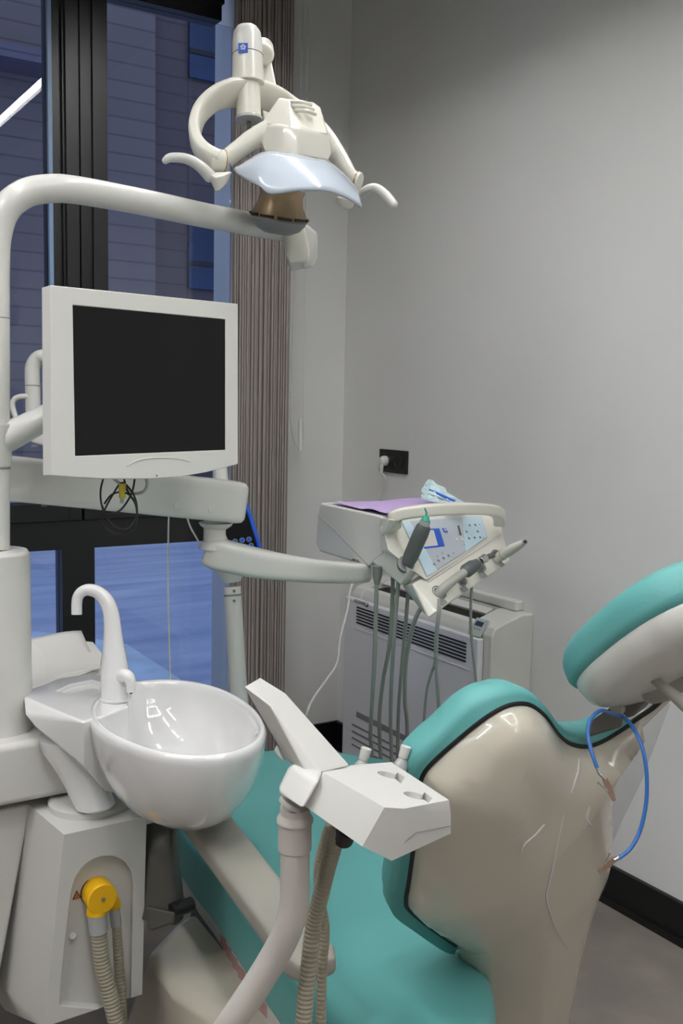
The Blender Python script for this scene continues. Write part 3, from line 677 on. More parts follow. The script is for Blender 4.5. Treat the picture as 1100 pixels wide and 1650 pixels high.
for i, c in enumerate(path):
    t = (path[min(i+1, len(path)-1)]-path[max(i-1, 0)]).normalized(); s_ = t.cross(UPV).normalized(); u_ = s_.cross(t)
    rings.append([c+u_*hh[i]*math.copysign(abs(math.cos(q))**.45, math.cos(q))+s_*ww[i]*math.copysign(abs(math.sin(q))**.45, math.sin(q)) for q in [2*math.pi*(k+.5)/24 for k in range(24)]])
link('swing_arm', loft(rings), M['white'], tt)
cyl('table_swivel', P(574, 938, 2.19), P(574, 913, 2.19), .024, M['white'], tt, bevel=.002)
q = P(574, 921.5, 2.05)
cyl('swivel_hole', P(574, 921.5, 2.17), P(574, 921.5, 2.142), .0036, M['black'], tt)
# table body in room axes
x0, x1 = 1.197, 1.545; EX = Vector((x1-x0, 0, 0))
hx = [X(a, b, x0) for a, b in ((516, 810), (512, 827), (508, 875), (514.5, 889), (593, 913), (625, 885), (613, 831))]
tbody = link('table_body', hull(hx+[Vector((x1, a, b)) for a, b in ((1.975, 1.013), (1.99, .916), (1.975, .898), (1.83, .90), (1.83, .96), (1.83, 1.0), (1.82, 1.012))]), M['white'], tt, bevel=.005)
link('panel_groove', tube_bm([X(512, 828, x0-.0003), X(594, 912, x0-.0003)], .0011, seg=6, smooth=False), M['mgrey'], tt)
text('arm_marking', 'MAX 2 Kg', .0065, X(573, 903, x0-.0006), Vector((0, -1, 0)), Vector((0, 0, 1)), M['black'], tt, ext=.0002)
A_, B_, C_ = X(613, 832, x0), X(809, 857, x1), X(687, 934, 1.235)
PU = (B_-A_).normalized(); PN = (C_-A_).cross(B_-A_).normalized()
if PN.dot(CF) > 0: PN = -PN
PV = PN.cross(PU).normalized()
if PV.z < 0: PV = -PV
def kp_(px, py, h=.0015):
    q = ray(px, py); s_ = (A_-C0).dot(PN)/q.dot(PN); return C0+q*s_+PN*h
fas = [kp_(613.5, 832, 0), kp_(625, 886, 0), kp_(662, 917, 0), kp_(687, 935, 0), kp_(809, 857, 0), kp_(806, 822, 0), (x0+.01, 1.76, 1.0), (x1-.01, 1.81, .99), (x0+.01, 1.75, .93), (x1-.01, 1.80, .93)]
link('fascia', hull(fas), M['cream'], tt, bevel=.002)
kpad = link('keypad', prism([kp_(*a, .0012) for a in ((646, 842), (774, 833), (783.5, 867), (686, 930))], PN*.002), M['label'], tt, smooth=False, label='grey and blue printed keypad')
h1, h2, h3, h4 = .0034, .0040, .0046, .005
def patch(nm, pts, mt, h): return link(nm, prism([kp_(*a, h) for a in pts], PN*.0003), mt, kpad, smooth=False)
patch('keypad_tint', [(646.5, 842.3), (659, 841.4), (703, 921), (687, 929)], M['lblue'], .0033)
patch('keypad_tint', [(743, 836), (773.5, 833.8), (782.5, 866.5), (748, 891)], M['lblue'], .0033)
patch('display_border', [(667, 854.8), (706, 853), (715, 882), (682, 886), (681, 883), (704, 880.5), (697, 855.5), (667, 857)], M['blue'], .0036)
patch('display_window', [(666.5, 857.3), (697, 855.7), (704.5, 880.3), (680.5, 883)], M['matwhite'], .0034)
flower('keypad_emblem', kp_(715, 856.5, .0042), .011, PU, PV, kpad)
patch('level_bar', [(735, 848.5), (738, 848.3), (742, 863.5), (738.8, 864)], M['dgrey'], .0036)
bmk = bmesh.new(); bml = bmesh.new()
for (a, b) in ((755, 848), (764, 847.5), (750, 858.5), (768, 858), (754, 869), (763, 868), (772, 867.5), (698, 911), (705, 905), (713, 901), (721, 897)):
    disc_bm(kp_(a, b, .0034), PN, .0034, .0004, 14, bmk)
for (a, b) in ((734, 870.5), (743, 870)): disc_bm(kp_(a, b, .0034), PN, .0042, .0004, 14, bml)
link('keypad_button', bmk, M['mgrey'], kpad, smooth=False); link('keypad_button', bml, M['white'], kpad, smooth=False)
bmk = bmesh.new()
for (a, b) in ((771, 846.5), (777.5, 868), (746, 879), (703, 898), (711, 893), (729, 893), (672, 850.5)): disc_bm(kp_(a, b, .0036), PN, .0013, .0004, 10, bmk)
bmi = bmk
for (a, b) in ((755, 848), (764, 847.5), (750, 858.5), (768, 858), (754, 869), (763, 868), (772, 867.5), (698, 911), (705, 905), (713, 901), (721, 897)):
    q = kp_(a, b, .0039); box_bm(q, (.0034, .0008, .0003), (PU*.8+PV*.6, PV*.8-PU*.6, PN), bmi); box_bm(q+PV*.0012, (.0018, .0007, .0003), (PU, PV, PN), bmi)
link('keypad_symbol', bmi, M['dgrey'], kpad, smooth=False)
# dock and rack
link('syringe_dock', hull([X(600, 905, x0-.002), X(625, 886, x0-.002), X(661, 917, x0-.002), X(645.5, 942, x0-.002), X(600, 905, x0+.045), X(628, 890, x0+.045), X(672, 922, x0+.03), X(655, 945, x0+.03)]), M['white'], tt, bevel=.003)
rkL = [X(664, 941, x0+.012), X(685, 936, 1.232), X(690, 996, x0+.012), X(705, 986, 1.222)]
rkR = [X(809, 856, x1), X(822, 904, x1)]
bk = Vector((0.01, .055, -.01))
rack = link('instrument_rack', hull([X(664, 941, x0+.004), X(648, 944, x0+.02), X(690, 996, x0+.010), X(705, 985, 1.225), X(685.5, 936, 1.236), rkR[0], rkR[1], X(809, 856, x1)+bk, X(822, 904, x1)+bk*.8, X(672, 975, x0+.05)]), M['cream'], tt, bevel=.004)
RA, RB, RC = X(685.5, 936, 1.236), X(809, 856, x1), X(705, 985, 1.225)
RU = (RB-RA).normalized(); RN = (RC-RA).cross(RB-RA).normalized()
if RN.dot(CF) > 0: RN = -RN
RV = RN.cross(RU).normalized()
def rk(px, py, h=0):
    q = ray(px, py); s_ = (RA-C0).dot(RN)/q.dot(RN); return C0+q*s_+RN*h
holes = [(707, 954.5, .0165), (742, 934, .0155), (773, 912, .0155), (801, 894, .0145)]
for a, b, r in holes:
    cc = rk(a, b)
    hb = link('holder_cup', lathe_bm([(r, -.002), (r*1.02, .0012), (r*.9, .0016), (r*.8, -.0005), (r*.7, -.001)], cc, RN, 28), M['mgrey'], rack)
    cyl('cup_hole', cc-RN*.002, cc+RN*.0003, r*.72, M['dgrey'], hb)
    s0, s1 = rk(a+7, b+10, .0008), rk(a+16, b+27, .0008)
    link('cup_slot', box_bm((rk(a+6, b+15, .0003)), (r*1.1, .013, .001), (RU, RV, RN)), M['mgrey'], rack, smooth=False)
tube('rack_lip', [rk(689, 938, .001), rk(806, 861, .001)], .0018, M['white'], rack, seg=8)
for a in ((722, 968, 713, 925), (757, 947, 749, 903), (788, 925, 781, 882)):
    pass
# grab handle
hpth = [X(614, 855, x0-.004)+Vector((.002, -.012, 0)), X(622, 842, x0)+Vector((0, -.03, 0)), P(640, 830, 2.05), P(690, 822, 2.06), P(750, 819.5, 2.12), P(790, 822, 2.20), P(803, 829, 2.25), P(804, 843, 2.29)]
path = crom(hpth, 6); rings = []
hh = lerp_list([.012, .0145, .0165, .0165, .0165, .0165, .016, .012], 6, 0)
for i, c in enumerate(path):
    t = (path[min(i+1, len(path)-1)]-path[max(i-1, 0)]).normalized(); s_ = t.cross(UPV).normalized() if abs(t.z) < .95 else CR; u_ = s_.cross(t)
    rings.append([c+u_*hh[i]*.78*math.copysign(abs(math.cos(q))**.35, math.cos(q))+s_*.014*math.copysign(abs(math.sin(q))**.5, math.sin(q)) for q in [2*math.pi*(k+.5)/20 for k in range(20)]])
link('grab_handle', loft(rings), M['cream'], tt)
link('handle_foot', hull([X(613, 834, x0)+Vector((0, -.002, 0)), P(626, 836, 2.03), P(640, 838, 2.04), P(626, 856, 2.05), P(618, 857, 2.07), X(618, 856, x0)+Vector((.0, -.002, 0)), X(640, 845, x0+.05)]), M['cream'], tt, bevel=.003)
# lilac liner on the table
lz = max(p.z for p in hx)+.002
bm = bmesh.new(); G = []
lc = [Vector((x0+.004, 1.94, lz)), Vector((x1-.02, 1.96, lz)), Vector((x1-.03, 1.80, lz)), Vector((x0+.006, 1.71, lz))]
for i in range(25):
    row = []
    for j in range(17):
        u, v = i/24, j/16; p = lc[0].lerp(lc[1], u).lerp(lc[3].lerp(lc[2], u), v)
        p.z = lz+.0012+.0016*math.sin(11*u+3*v)*math.sin(7*v+2*u)+(.006*max(0, 1-abs(u-.02)/.08)*max(0, math.sin(10*v+.6)) if u < .1 else 0); row.append(bm.verts.new(p))
    G.append(row)
for i in range(24):
    for j in range(16): bm.faces.new((G[i][j], G[i+1][j], G[i+1][j+1], G[i][j+1]))
o = link('tray_liner', bm, M['lilac'], None, wn=False); sd3 = o.modifiers.new('s', 'SOLIDIFY'); sd3.thickness = .0008
tag(o, 'lilac paper liner covering the top of the instrument table', 'tray liner')
# sterilisation pouch
pd = 2.28
pch = thing('sterile_pouch', 'crumpled clear and pale green pouch lying on the lilac liner', 'pouch', P(710, 812, pd))
bm = bmesh.new(); G = []
tl = [(679.5, 803, 2.30), (682, 786, 2.32), (690, 773.5, 2.34), (697, 775, 2.33), (703, 781, 2.33), (717, 787, 2.32), (718, 793, 2.31), (733, 802, 2.29), (750, 811.5, 2.27)]
bl_ = [(680, 805, 2.27), (686, 806, 2.26), (694, 808, 2.25), (702, 810, 2.24), (708, 811, 2.235), (715, 812, 2.23), (722, 812.5, 2.22), (735, 813, 2.22), (751, 813, 2.225)]
ta, tb2 = crom(hp(tl), 4), crom(hp(bl_), 4)
for v in range(10):
    t = v/9; row = []
    for k, (a, b) in enumerate(zip(ta, tb2)):
        p = a.lerp(b, t); p += Vector((random.uniform(-1, 1), random.uniform(-1, 1), random.uniform(-.5, .5)))*.0025*(0 < v < 9); row.append(bm.verts.new(p))
    G.append(row)
for i in range(9):
    for j in range(len(ta)-1): bm.faces.new((G[i][j], G[i+1][j], G[i+1][j+1], G[i][j+1]))
o = link('film', bm, M['foil'], pch, wn=False, smooth=False); s4 = o.modifiers.new('s', 'SOLIDIFY'); s4.thickness = .0015
tube('wrapped_instrument', hp([(692, 790, 2.295), (710, 798, 2.27), (732, 808, 2.245)]), .0035, M['blue'], pch, seg=8)
tube('wrapped_instrument', hp([(690, 797, 2.28), (705, 802, 2.26), (726, 810, 2.235)]), .0028, M['mgrey'], pch, seg=8)
# instruments
S = 2.05/F
sy = thing('air_water_syringe', 'dark grey air water syringe with a green tip standing in the table dock', 'syringe', P(657, 906, 2.05))
sa, sb = P(658, 905, 2.04), P(683.5, 846, 2.02); sx = (sb-sa)
link('syringe_body', lathe_bm([(10*S, -.005), (12.5*S, .012), (12.8*S, sx.length*.75), (12*S, sx.length*.93), (10*S, sx.length)], sa, sx, 28), M['dgrey'], sy)
cyl('syringe_collar', sb-sx*.02, P(685, 839, 2.018), 8.5*S, M['clear'], sy)
cyl('green_nut', P(685, 840, 2.018), P(686, 832, 2.018), 8*S, M['green'], sy, r2=5*S, label='green nut')
tube('syringe_tip', hp([(686, 833, 2.018), (687, 827, 2.018), (685.5, 822, 2.016), (684, 819, 2.012)]), [2.2*S, 1.8*S, 1.4*S, 1*S], M['green'], sy, seg=10, label='green tip')
cyl('dock_ring', P(652, 911, 2.055), P(654.5, 908, 2.045), 14*S, M['mgrey'], sy)
hpc = thing('turbine_coupling', 'grey bent handpiece coupling lying across the middle cups of the rack', 'handpiece', rk(720, 948, .02))
tube('hose_end', [rk(707, 958, -.004), rk(709, 955, .015), rk(722, 946, .028), rk(738, 936, .034)], [.011, .0105, .009, .0095], M['hose'], hpc, seg=16)
link('coupling_body', lathe_bm([(.010, 0), (.015, .008), (.0145, .03), (.011, .04), (.0105, .046)], rk(734, 938, .032), rk(760, 922, .045)-rk(734, 938, .032), 20), M['dgrey'], hpc)
cyl('metal_collar', rk(756, 925, .043), rk(763, 921, .047), .0095, M['silver'], hpc, bevel=.001)
cyl('nozzle', rk(762, 921.5, .046), rk(774, 919, .055), .006, M['dgrey'], hpc)
cyl('nozzle_end', rk(773, 919.2, .054), rk(774.5, 919, .0555), .0062, M['silver'], hpc); cyl('nozzle_bore', rk(774.4, 919, .0555), rk(774.8, 919, .056), .004, M['black'], hpc)
sch = thing('scaler_handpiece', 'cream scaler handpiece pointing out of the far right cup of the rack', 'handpiece', rk(804, 896, .01))
q0, q1 = rk(803, 898, 0), P(845, 873.5, 2.12)
link('handpiece_body', lathe_bm([(.0105, -.006), (.0115, .012), (.011, (q1-q0).length*.6), (.0085, (q1-q0).length*.85), (.006, (q1-q0).length)], q0, q1-q0, 24), M['cream'], sch)
ql = (q1-q0).normalized(); cyl('tip_collar', q1-ql*.001, q1+ql*.002, .0062, M['silver'], sch); cyl('tip_bore', q1+ql*.0018, q1+ql*.0026, .0038, M['black'], sch)
cyl('contact_band', q0+ql*.026, q0+ql*.028, .01165, M['mgrey'], sch)
# grey hoses under the table
HG = 'grey instrument hoses hanging under the table'
hz = [([(608, 925, 2.12), (606.5, 945, 2.13), (603, 1065, 2.2), (597, 1174, 2.36), (598.7, 1215, 2.42), (600, 1300, 2.5)], 3.6, 'leftmost grey hose hanging straight down from the table underside'),
      ([(632, 925, 2.16), (632.5, 945, 2.17), (628, 1034, 2.22), (617, 1096, 2.3), (611, 1158, 2.38), (612.6, 1217, 2.44), (614, 1300, 2.5)], 3.4, 'grey hose bowing left, second from the left under the table'),
      ([(643, 935, 2.10), (640.5, 950, 2.11), (634, 1034, 2.16), (630.6, 1096, 2.24), (629, 1158, 2.34), (630.6, 1220, 2.42), (632, 1300, 2.5)], 3.4, 'light grey hose hanging below the syringe dock, third from the left'),
      ([(658, 950, 2.15), (656, 970, 2.16), (653, 1010, 2.2), (646.6, 1081, 2.28), (642, 1143, 2.36), (640.5, 1214, 2.44), (641, 1300, 2.5)], 3.2, 'dark grey hose hanging behind the rack, fourth from the left'),
      ([(678, 980, 2.06), (672, 990, 2.07), (662, 1019, 2.12), (654, 1065, 2.2), (652, 1127, 2.3), (656, 1174, 2.38), (656, 1300, 2.5)], 3.8, 'thick pale grey hose curving out from the near end of the rack'),
      ([(708, 965, 2.01), (707, 985, 2.01), (704, 1013, 2.03), (702, 1053, 2.08), (707, 1146, 2.2), (712, 1250, 2.34)], 3.5, 'grey hose dropping from the first cup of the rack'),
      ([(704, 1000, 2.06), (702, 1059, 2.10), (688, 1109, 2.18), (682, 1170, 2.26), (676, 1250, 2.36)], 2.3, 'thin grey hose branching left behind the first cup hose'),
      ([(760.5, 930, 2.16), (759.5, 950, 2.17), (758, 1004, 2.2), (762, 1053, 2.24), (767, 1103, 2.28), (772, 1200, 2.34)], 2.4, 'rightmost thin grey hose falling past the air conditioner display')]
for pts, r, lb in hz:
    o = tube('instrument_hose', hp(pts), [r*pts[0][2]/F]*len(pts), M['hose'], seg=14)
    tag(o, lb, 'hose', HG)
link('hose_boot', lathe_bm([(9*S, 0), (8*S, -.02), (4.4*S, -.04)], P(608, 912, 2.12), UPV, 20), M['mgrey'], tt)
tag(tube('hanging_cord', hp([(272, 826, 1.97), (271, 870, 1.97), (270.5, 940, 1.98), (272, 1010, 2.0), (274, 1090, 2.02), (276, 1200, 2.05)]), .0016, M['cable'], seg=8), 'thin white cord hanging straight down from the box arm behind the tap', 'cord')
tag(tube('short_cord', hp([(302, 836, 1.97), (307, 850, 1.96), (316, 866, 1.95), (325, 882, 1.945)]), .0018, M['cable'], seg=8), 'short white cord running from the box arm to the swing arm joint', 'cord')
# ================================================================= ASSISTANT HOLDER
ah = thing('assistant_holder', 'white angular suction holder head on a bent beige pipe in front of the seat', 'suction holder', P(330, 1720, 1.05))
body = link('holder_body', hull(hp([(520, 1244, 1.03), (566, 1233, 1.12), (630, 1228, 1.14), (646, 1238, 1.12), (723, 1289, 1.03), (726, 1311, 1.03), (726, 1343, 1.035), (671, 1362, .99), (631, 1387, .965), (583.5, 1364, .955), (491, 1299, 1.02), (619, 1301, .955), (651, 1303, .965),
     (690, 1330, 1.12), (600, 1320, 1.12), (560, 1290, 1.12)])), M['matwhite'], ah, bevel=.0035)
T1, T2, T3 = P(520, 1244, 1.03), P(630, 1228, 1.14), P(723, 1289, 1.03)
TN = (T2-T1).cross(T3-T1).normalized()
if TN.z < 0: TN = -TN
def tpz(px, py, h=0):
    q = ray(px, py); s_ = (T1-C0).dot(TN)/q.dot(TN); return C0+q*s_+TN*h
for a, b in ((625, 1248), (668, 1281)):
    c = tpz(a, b); cut(body, lathe_bm([(.0118, -.012), (.0118, .03)], c, TN, 24))
for pts in (((640, 1244), (652, 1252), (646, 1262), (634, 1252)), ((684, 1276), (697, 1286), (690, 1293), (678, 1284))):
    cut(body, prism([tpz(a, b, -.012) for a, b in pts], TN*.06))
tube('seam_line', hp([(622, 1381.5, .9635), (670, 1342, .984), (725, 1331, 1.028)]), .0006, M['mgrey'], ah, seg=6, smooth=False)
link('handle_wedge', hull(hp([(393, 1105.5, 1.08), (419, 1091, 1.13), (459, 1116, 1.11), (434, 1135, 1.05), (405, 1127, 1.09), (563, 1233, 1.08), (518, 1244, 1.035), (497, 1252, 1.03), (463, 1226, 1.06), (480, 1215, 1.12), (540, 1232, 1.12)])), M['matwhite'], ah, bevel=.003)
link('control_knuckle', hull(hp([(467, 1231, 1.04), (480, 1228, 1.06), (519, 1243, 1.03), (512, 1262, 1.01), (489, 1303, 1.00), (447, 1276, 1.03), (449, 1268, 1.03), (470, 1240, 1.10), (520, 1250, 1.09), (490, 1298, 1.07)])), M['matwhite'], ah, bevel=.005)
stn = hp([(463, 1240, 1.032), (497, 1258, 1.012), (484, 1282, 1.004), (457, 1264, 1.022)])
link('small_lever', hull(hp([(441, 1209, 1.09), (445, 1198, 1.1), (462, 1226, 1.07), (457, 1229, 1.06), (444, 1215, 1.10), (456, 1215, 1.1)])), M['matwhite'], ah, bevel=.002)
ph = hp([(475, 1300, 1.05), (475, 1400, 1.06), (474, 1450, 1.065), (466, 1490, 1.07), (448, 1530, 1.08), (415, 1585, 1.09), (370, 1652, 1.10), (330, 1710, 1.12), (270, 1790, 1.16)])
tube('bent_pipe', ph, .0158, M['tan'], ah, seg=24)
cyl('pipe_collar', P(475, 1368, 1.058), P(475, 1322, 1.053), .0178, M['tan'], ah, bevel=.001)
link('collar_rim', lathe_bm([(.0178, 0), (.0193, .001), (.0193, .0045), (.017, .0085), (.0125, .022), (.010, .026)], P(475, 1325, 1.053), UPV, 32), M['tan'], ah)
link('collar_disc', lathe_bm([(.014, 0), (.0145, .003), (.013, .005)], P(468, 1299, 1.045), (CU+CR*.55), 28), M['tan'], ah)
tag(ribbed('suction_hose', hp([(548, 1335, 1.07), (543, 1345, 1.075), (528, 1395, 1.09), (517, 1440, 1.10), (505, 1490, 1.11), (498, 1550, 1.11), (491, 1620, 1.11), (486, 1700, 1.11), (484, 1800, 1.12)]), .0092, pitch=.0052), 'thick ribbed beige hose falling from the suction holder past the seat', 'hose')
tag(ribbed('suction_hose', hp([(532, 1330, 1.11), (524, 1352, 1.12), (513, 1400, 1.13), (516, 1450, 1.14), (523, 1500, 1.15), (519, 1560, 1.15), (517, 1650, 1.15), (517, 1800, 1.15)]), .0058, pitch=.0052), 'thin ribbed beige hose just right of the thick hose from the suction holder', 'hose')
cyl('hose_socket', P(553, 1352, 1.075), P(560, 1335, 1.06), .011, M['black'], ah)
for (a, b), lb in (((586, 1214), 'white capped clear suction tip standing behind the left cup of the holder'), ((650, 1211), 'white capped clear suction tip half hidden beside the backrest edge')):
    st = thing('suction_tip', lb, 'suction tip', P(a-4, b+28, 1.19)); ax = (CU+CR*.3).normalized(); K = 1.19/F
    base = P(a-6, b+26, 1.19)
    link('tip_body', lathe_bm([(12*K, -14*K), (12.5*K, 0), (11*K, 8*K), (7*K, 15*K), (6*K, 17*K)], base, ax, 24), M['clear'], st)
    link('tip_cap', lathe_bm([(6.5*K, 16*K), (7.8*K, 17*K), (9*K, 34*K), (8.5*K, 36*K)], base, ax, 24), M['white'], st)
# ================================================================= DENTAL CHAIR
ch = thing('dental_chair', 'teal upholstered dental chair with beige backrest shell seen from behind', 'dental chair', (.85, 1.35, 0))
ZS = .45
so = [(.70, .93), (.676, 1.0), (.668, 1.15), (.69, 1.36), (.71, 1.5), (.722, 1.65), (.76, 1.83), (.85, 1.94), (1.0, 1.985), (1.13, 1.95), (1.235, 1.85), (1.29, 1.75), (1.30, 1.6), (1.27, 1.42), (1.18, 1.30), (1.06, 1.25), (.99, 1.22), (.955, 1.15), (.937, 1.07), (.90, .99), (.83, .915), (.745, .89)]
so = smooth2(so[::-1], 4)
X3 = (Vector((0, 0, 0)), Vector((1, 0, 0)), Vector((0, 1, 0)), Vector((0, 0, 1)))
link('seat', pad_bm(so, X3, ZS-.12, ZS, .02, .035, 8), M['teal'], ch, wn=False)
sf = offset_poly(so, .012)
link('seat_frame', pad_bm(sf, X3, ZS-.160, ZS-.118, .002, .002, 2), M['matwhite'], ch, label='white seat frame with fine red printed lines')
# red print lines along the left side of the frame
bm = bmesh.new()
lside = sorted([p for p in sf if 1.16 < p[1] < 1.56 and p[0] < .8], key=lambda p: p[1])
for k in range(6):
    z = ZS-.129-k*.0038
    for i in range(len(lside)-1):
        a, b = lside[i], lside[i+1]
        if a[1] < 1.22 or b[1] > 1.5: continue
        box_bm(((a[0]+b[0])/2-.0012, (a[1]+b[1])/2, z), (.0008, (b[1]-a[1])*(.94 if i % 2 else .8), .0009), None, bm)
if bm.verts: link('warning_print', bm, M['red'], ch, smooth=False, label='fine red printed warning lines')
# backrest
hdg = math.radians(6); hv = Vector((math.sin(hdg), math.cos(hdg), 0)); BW = Vector((hv.y, -hv.x, 0)); th = math.radians(24)
BV = (-hv*math.sin(th)+UPV*math.cos(th)); BN = BW.cross(BV)   # BN points backwards/down or forwards?
BO = Vector((.95, 1.048, .45))
if BN.dot(hv) > 0: BN = -BN            # rearward normal
shell_px = [(736, 1523), (715, 1508), (693, 1492.5), (661.5, 1465.8), (656, 1450), (661, 1417), (668, 1364), (673, 1310), (677, 1270), (684, 1247), (698, 1231), (733, 1199), (776, 1163.7), (808, 1143), (833, 1136), (855, 1139), (876, 1155), (890, 1174), (902, 1189), (919, 1201), (944, 1205), (969, 1197), (998, 1180), (1030, 1158), (1052, 1143), (1068, 1128), (1085, 1112)]
right_px = [(1092, 1112), (1075, 1128), (1052, 1150), (1015, 1186), (990, 1216), (981, 1240), (976, 1290), (978, 1330), (970, 1380), (950, 1430), (935, 1485), (920, 1555), (908, 1630), (900, 1700), (880, 1745), (810, 1755), (740, 1740), (722, 1690), (738, 1640), (748, 1600), (746, 1560)]
O2 = BO
def bpl(lst, h=0): return to_plane(lst, BO+BN*h, BW, BV)
sh = bpl(shell_px+right_px)
# resample smoothly
shs = [(p.x, p.y) for p in crom([Vector((a, b, 0)) for a, b in sh], 3, True)]
FRM = (BO, BW, BV, BN)
def area(pl): return sum(pl[i][0]*pl[(i+1) % len(pl)][1]-pl[(i+1) % len(pl)][0]*pl[i][1] for i in range(len(pl)))
def shell_mesh(pl, frame, rim_h, bulge, steps=12):
    O, U_, V_, N_ = frame; n = len(pl)
    rings = [[O+U_*a+V_*b+N_*0 for a, b in offset_poly(pl, .03)], [O+U_*a+V_*b for a, b in offset_poly(pl, .002)], [O+U_*a+V_*b+N_*.003 for a, b in pl]]
    for k in range(1, 7):
        q = math.pi/2*k/6; r = .022
        rings.append([O+U_*a+V_*b+N_*(.006+r*math.sin(q)*.9) for a, b in offset_poly(pl, r*(1-math.cos(q)))])
    last = offset_poly(pl, .022); cu = sum(p[0] for p in last)/n; cv = sum(p[1] for p in last)/n; h0 = .006+.0198
    return rings, last, cu, cv, h0
from mathutils.bvhtree import BVHTree
def grid_dome(pl, frame, r=.020, bulge=.05, res=.011, h0=.004, zb=-.012, zf=None):
    """rounded shell over an outline: rim rings plus an inner grid whose height follows the distance from the rim"""
    O, U_, V_, N_ = frame
    bm = bmesh.new(); vs = [bm.verts.new((a, b, 0)) for a, b in pl]
    f = bm.faces.new(vs); bmesh.ops.triangulate(bm, faces=[f])
    for _ in range(7):
        long = [e for e in bm.edges if e.calc_length() > res*2]
        if not long: break
        bmesh.ops.subdivide_edges(bm, edges=long, cuts=1); bmesh.ops.triangulate(bm, faces=bm.faces[:])
        bmesh.ops.beautify_fill(bm, faces=bm.faces[:], edges=bm.edges[:])
    seg = [(Vector(pl[i]), Vector(pl[(i+1) % len(pl)])) for i in range(len(pl))]
    bd_ = {v for e in bm.edges if e.is_boundary for v in e.verts}
    A_ = np.array([s[0] for s in seg]); B_ = np.array([s[1] for s in seg]); AB = B_-A_; L2 = (AB**2).sum(1)+1e-12
    for v in bm.verts:
        p = np.array((v.co.x, v.co.y)); t = np.clip(((p-A_)*AB).sum(1)/L2, 0, 1); d = float(np.sqrt((((A_+AB*t[:, None])-p)**2).sum(1).min()))
        if v in bd_: d = 0
        v.co.z = h0+(r*math.sqrt(max(0, 1-(1-min(d/r, 1))**2)))+bulge*(1-math.exp(-d/.09))
    top = bm.faces[:]
    ed = [e for e in bm.edges if e.is_boundary]
    ret = bmesh.ops.extrude_edge_only(bm, edges=ed)
    nv = [g for g in ret['geom'] if isinstance(g, bmesh.types.BMVert)]
    for v in nv: v.co.z = zb
    ed = [e for e in bm.edges if e.is_boundary]; bmesh.ops.holes_fill(bm, edges=ed)
    if zf:
        for v in bm.verts: v.co.z *= zf(v.co.x)
    for v in bm.verts: v.co = O+U_*v.co.x+V_*v.co.y+N_*v.co.z
    return bm
bshell = link('backrest_shell', grid_dome(shs, FRM, .024, .055), M['beige'], ch, wn=False)
pcv = thing('plastic_cover', 'clear crinkled plastic film clinging to the back of the backrest shell', 'plastic film', P(900, 1400, 1.35))
fm = glass_mat('clear_film', (.90, .90, .90), 1.3); fm.node_tree.nodes['Glossy BSDF'].inputs['Roughness'].default_value = .25
fz = [(1000, 1183), (1056, 1143), (1079, 1134), (1062, 1180), (1034, 1255), (1005, 1315), (985, 1362), (972, 1395), (978, 1330), (982, 1240)]
link('film_edge', prism([P(a, b, 1.40) for a, b in fz], CF*.0006), fm, pcv, smooth=False)
bpy.context.view_layer.update()
def on_shell(a, b, h=.0006):
    mi = bshell.matrix_world.inverted(); o_ = mi @ C0; d_ = (mi.to_3x3() @ ray(a, b)).normalized()
    ok, loc, nn, _ = bshell.ray_cast(o_, d_)
    return bshell.matrix_world @ loc-CF*h if ok else None
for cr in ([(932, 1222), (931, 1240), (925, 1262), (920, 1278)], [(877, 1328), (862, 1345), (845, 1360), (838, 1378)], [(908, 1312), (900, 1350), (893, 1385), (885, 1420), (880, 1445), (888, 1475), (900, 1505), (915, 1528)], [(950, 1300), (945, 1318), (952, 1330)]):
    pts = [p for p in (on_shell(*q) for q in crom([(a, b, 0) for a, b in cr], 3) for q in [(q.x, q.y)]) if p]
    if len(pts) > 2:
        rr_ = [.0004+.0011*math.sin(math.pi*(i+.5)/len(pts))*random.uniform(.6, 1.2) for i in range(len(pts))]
        tube('crease_highlight', pts, rr_, M['ceramic'], pcv, seg=8, n=2)  # bright highlights of the film creases, put into white ridges
cush_px = [(741, 1529), (733, 1538), (722, 1537), (705, 1528), (668, 1502), (638, 1480), (630, 1460), (634, 1415), (646, 1360), (655, 1300), (659, 1262), (664, 1243), (680, 1222), (718, 1188), (760, 1150), (797, 1130), (833, 1122), (862, 1128), (884, 1146), (900, 1168), (918, 1184), (944, 1190), (970, 1181), (998, 1168), (1014, 1164), (1018, 1180), (992, 1228), (975, 1330), (940, 1440), (880, 1500), (800, 1520)]
cu_ = bpl(cush_px)
cus = [(p.x, p.y) for p in crom([Vector((a, b, 0)) for a, b in cu_], 3, True)]
if area(cus) < 0: cus = cus[::-1]
BF = (BO, BW, BV, -BN); u0_ = bpl([(935, 1195)])[0][0]
link('backrest_cushion', grid_dome(cus, BF, .034, .006, .011, .022, .001, lambda u: max(.72, min(1, 1-(u-u0_)/.25))), M['teal'], ch, wn=False, label='teal backrest cushion')
tube('black_piping', [BO+BW*a+BV*b-BN*.001 for a, b in bpl([(a-(1.5 if i < 13 else 0), b-(1.5 if i > 9 else -1)) for i, (a, b) in enumerate(shell_px)])], .0035, M['black'], ch, seg=8, n=4)
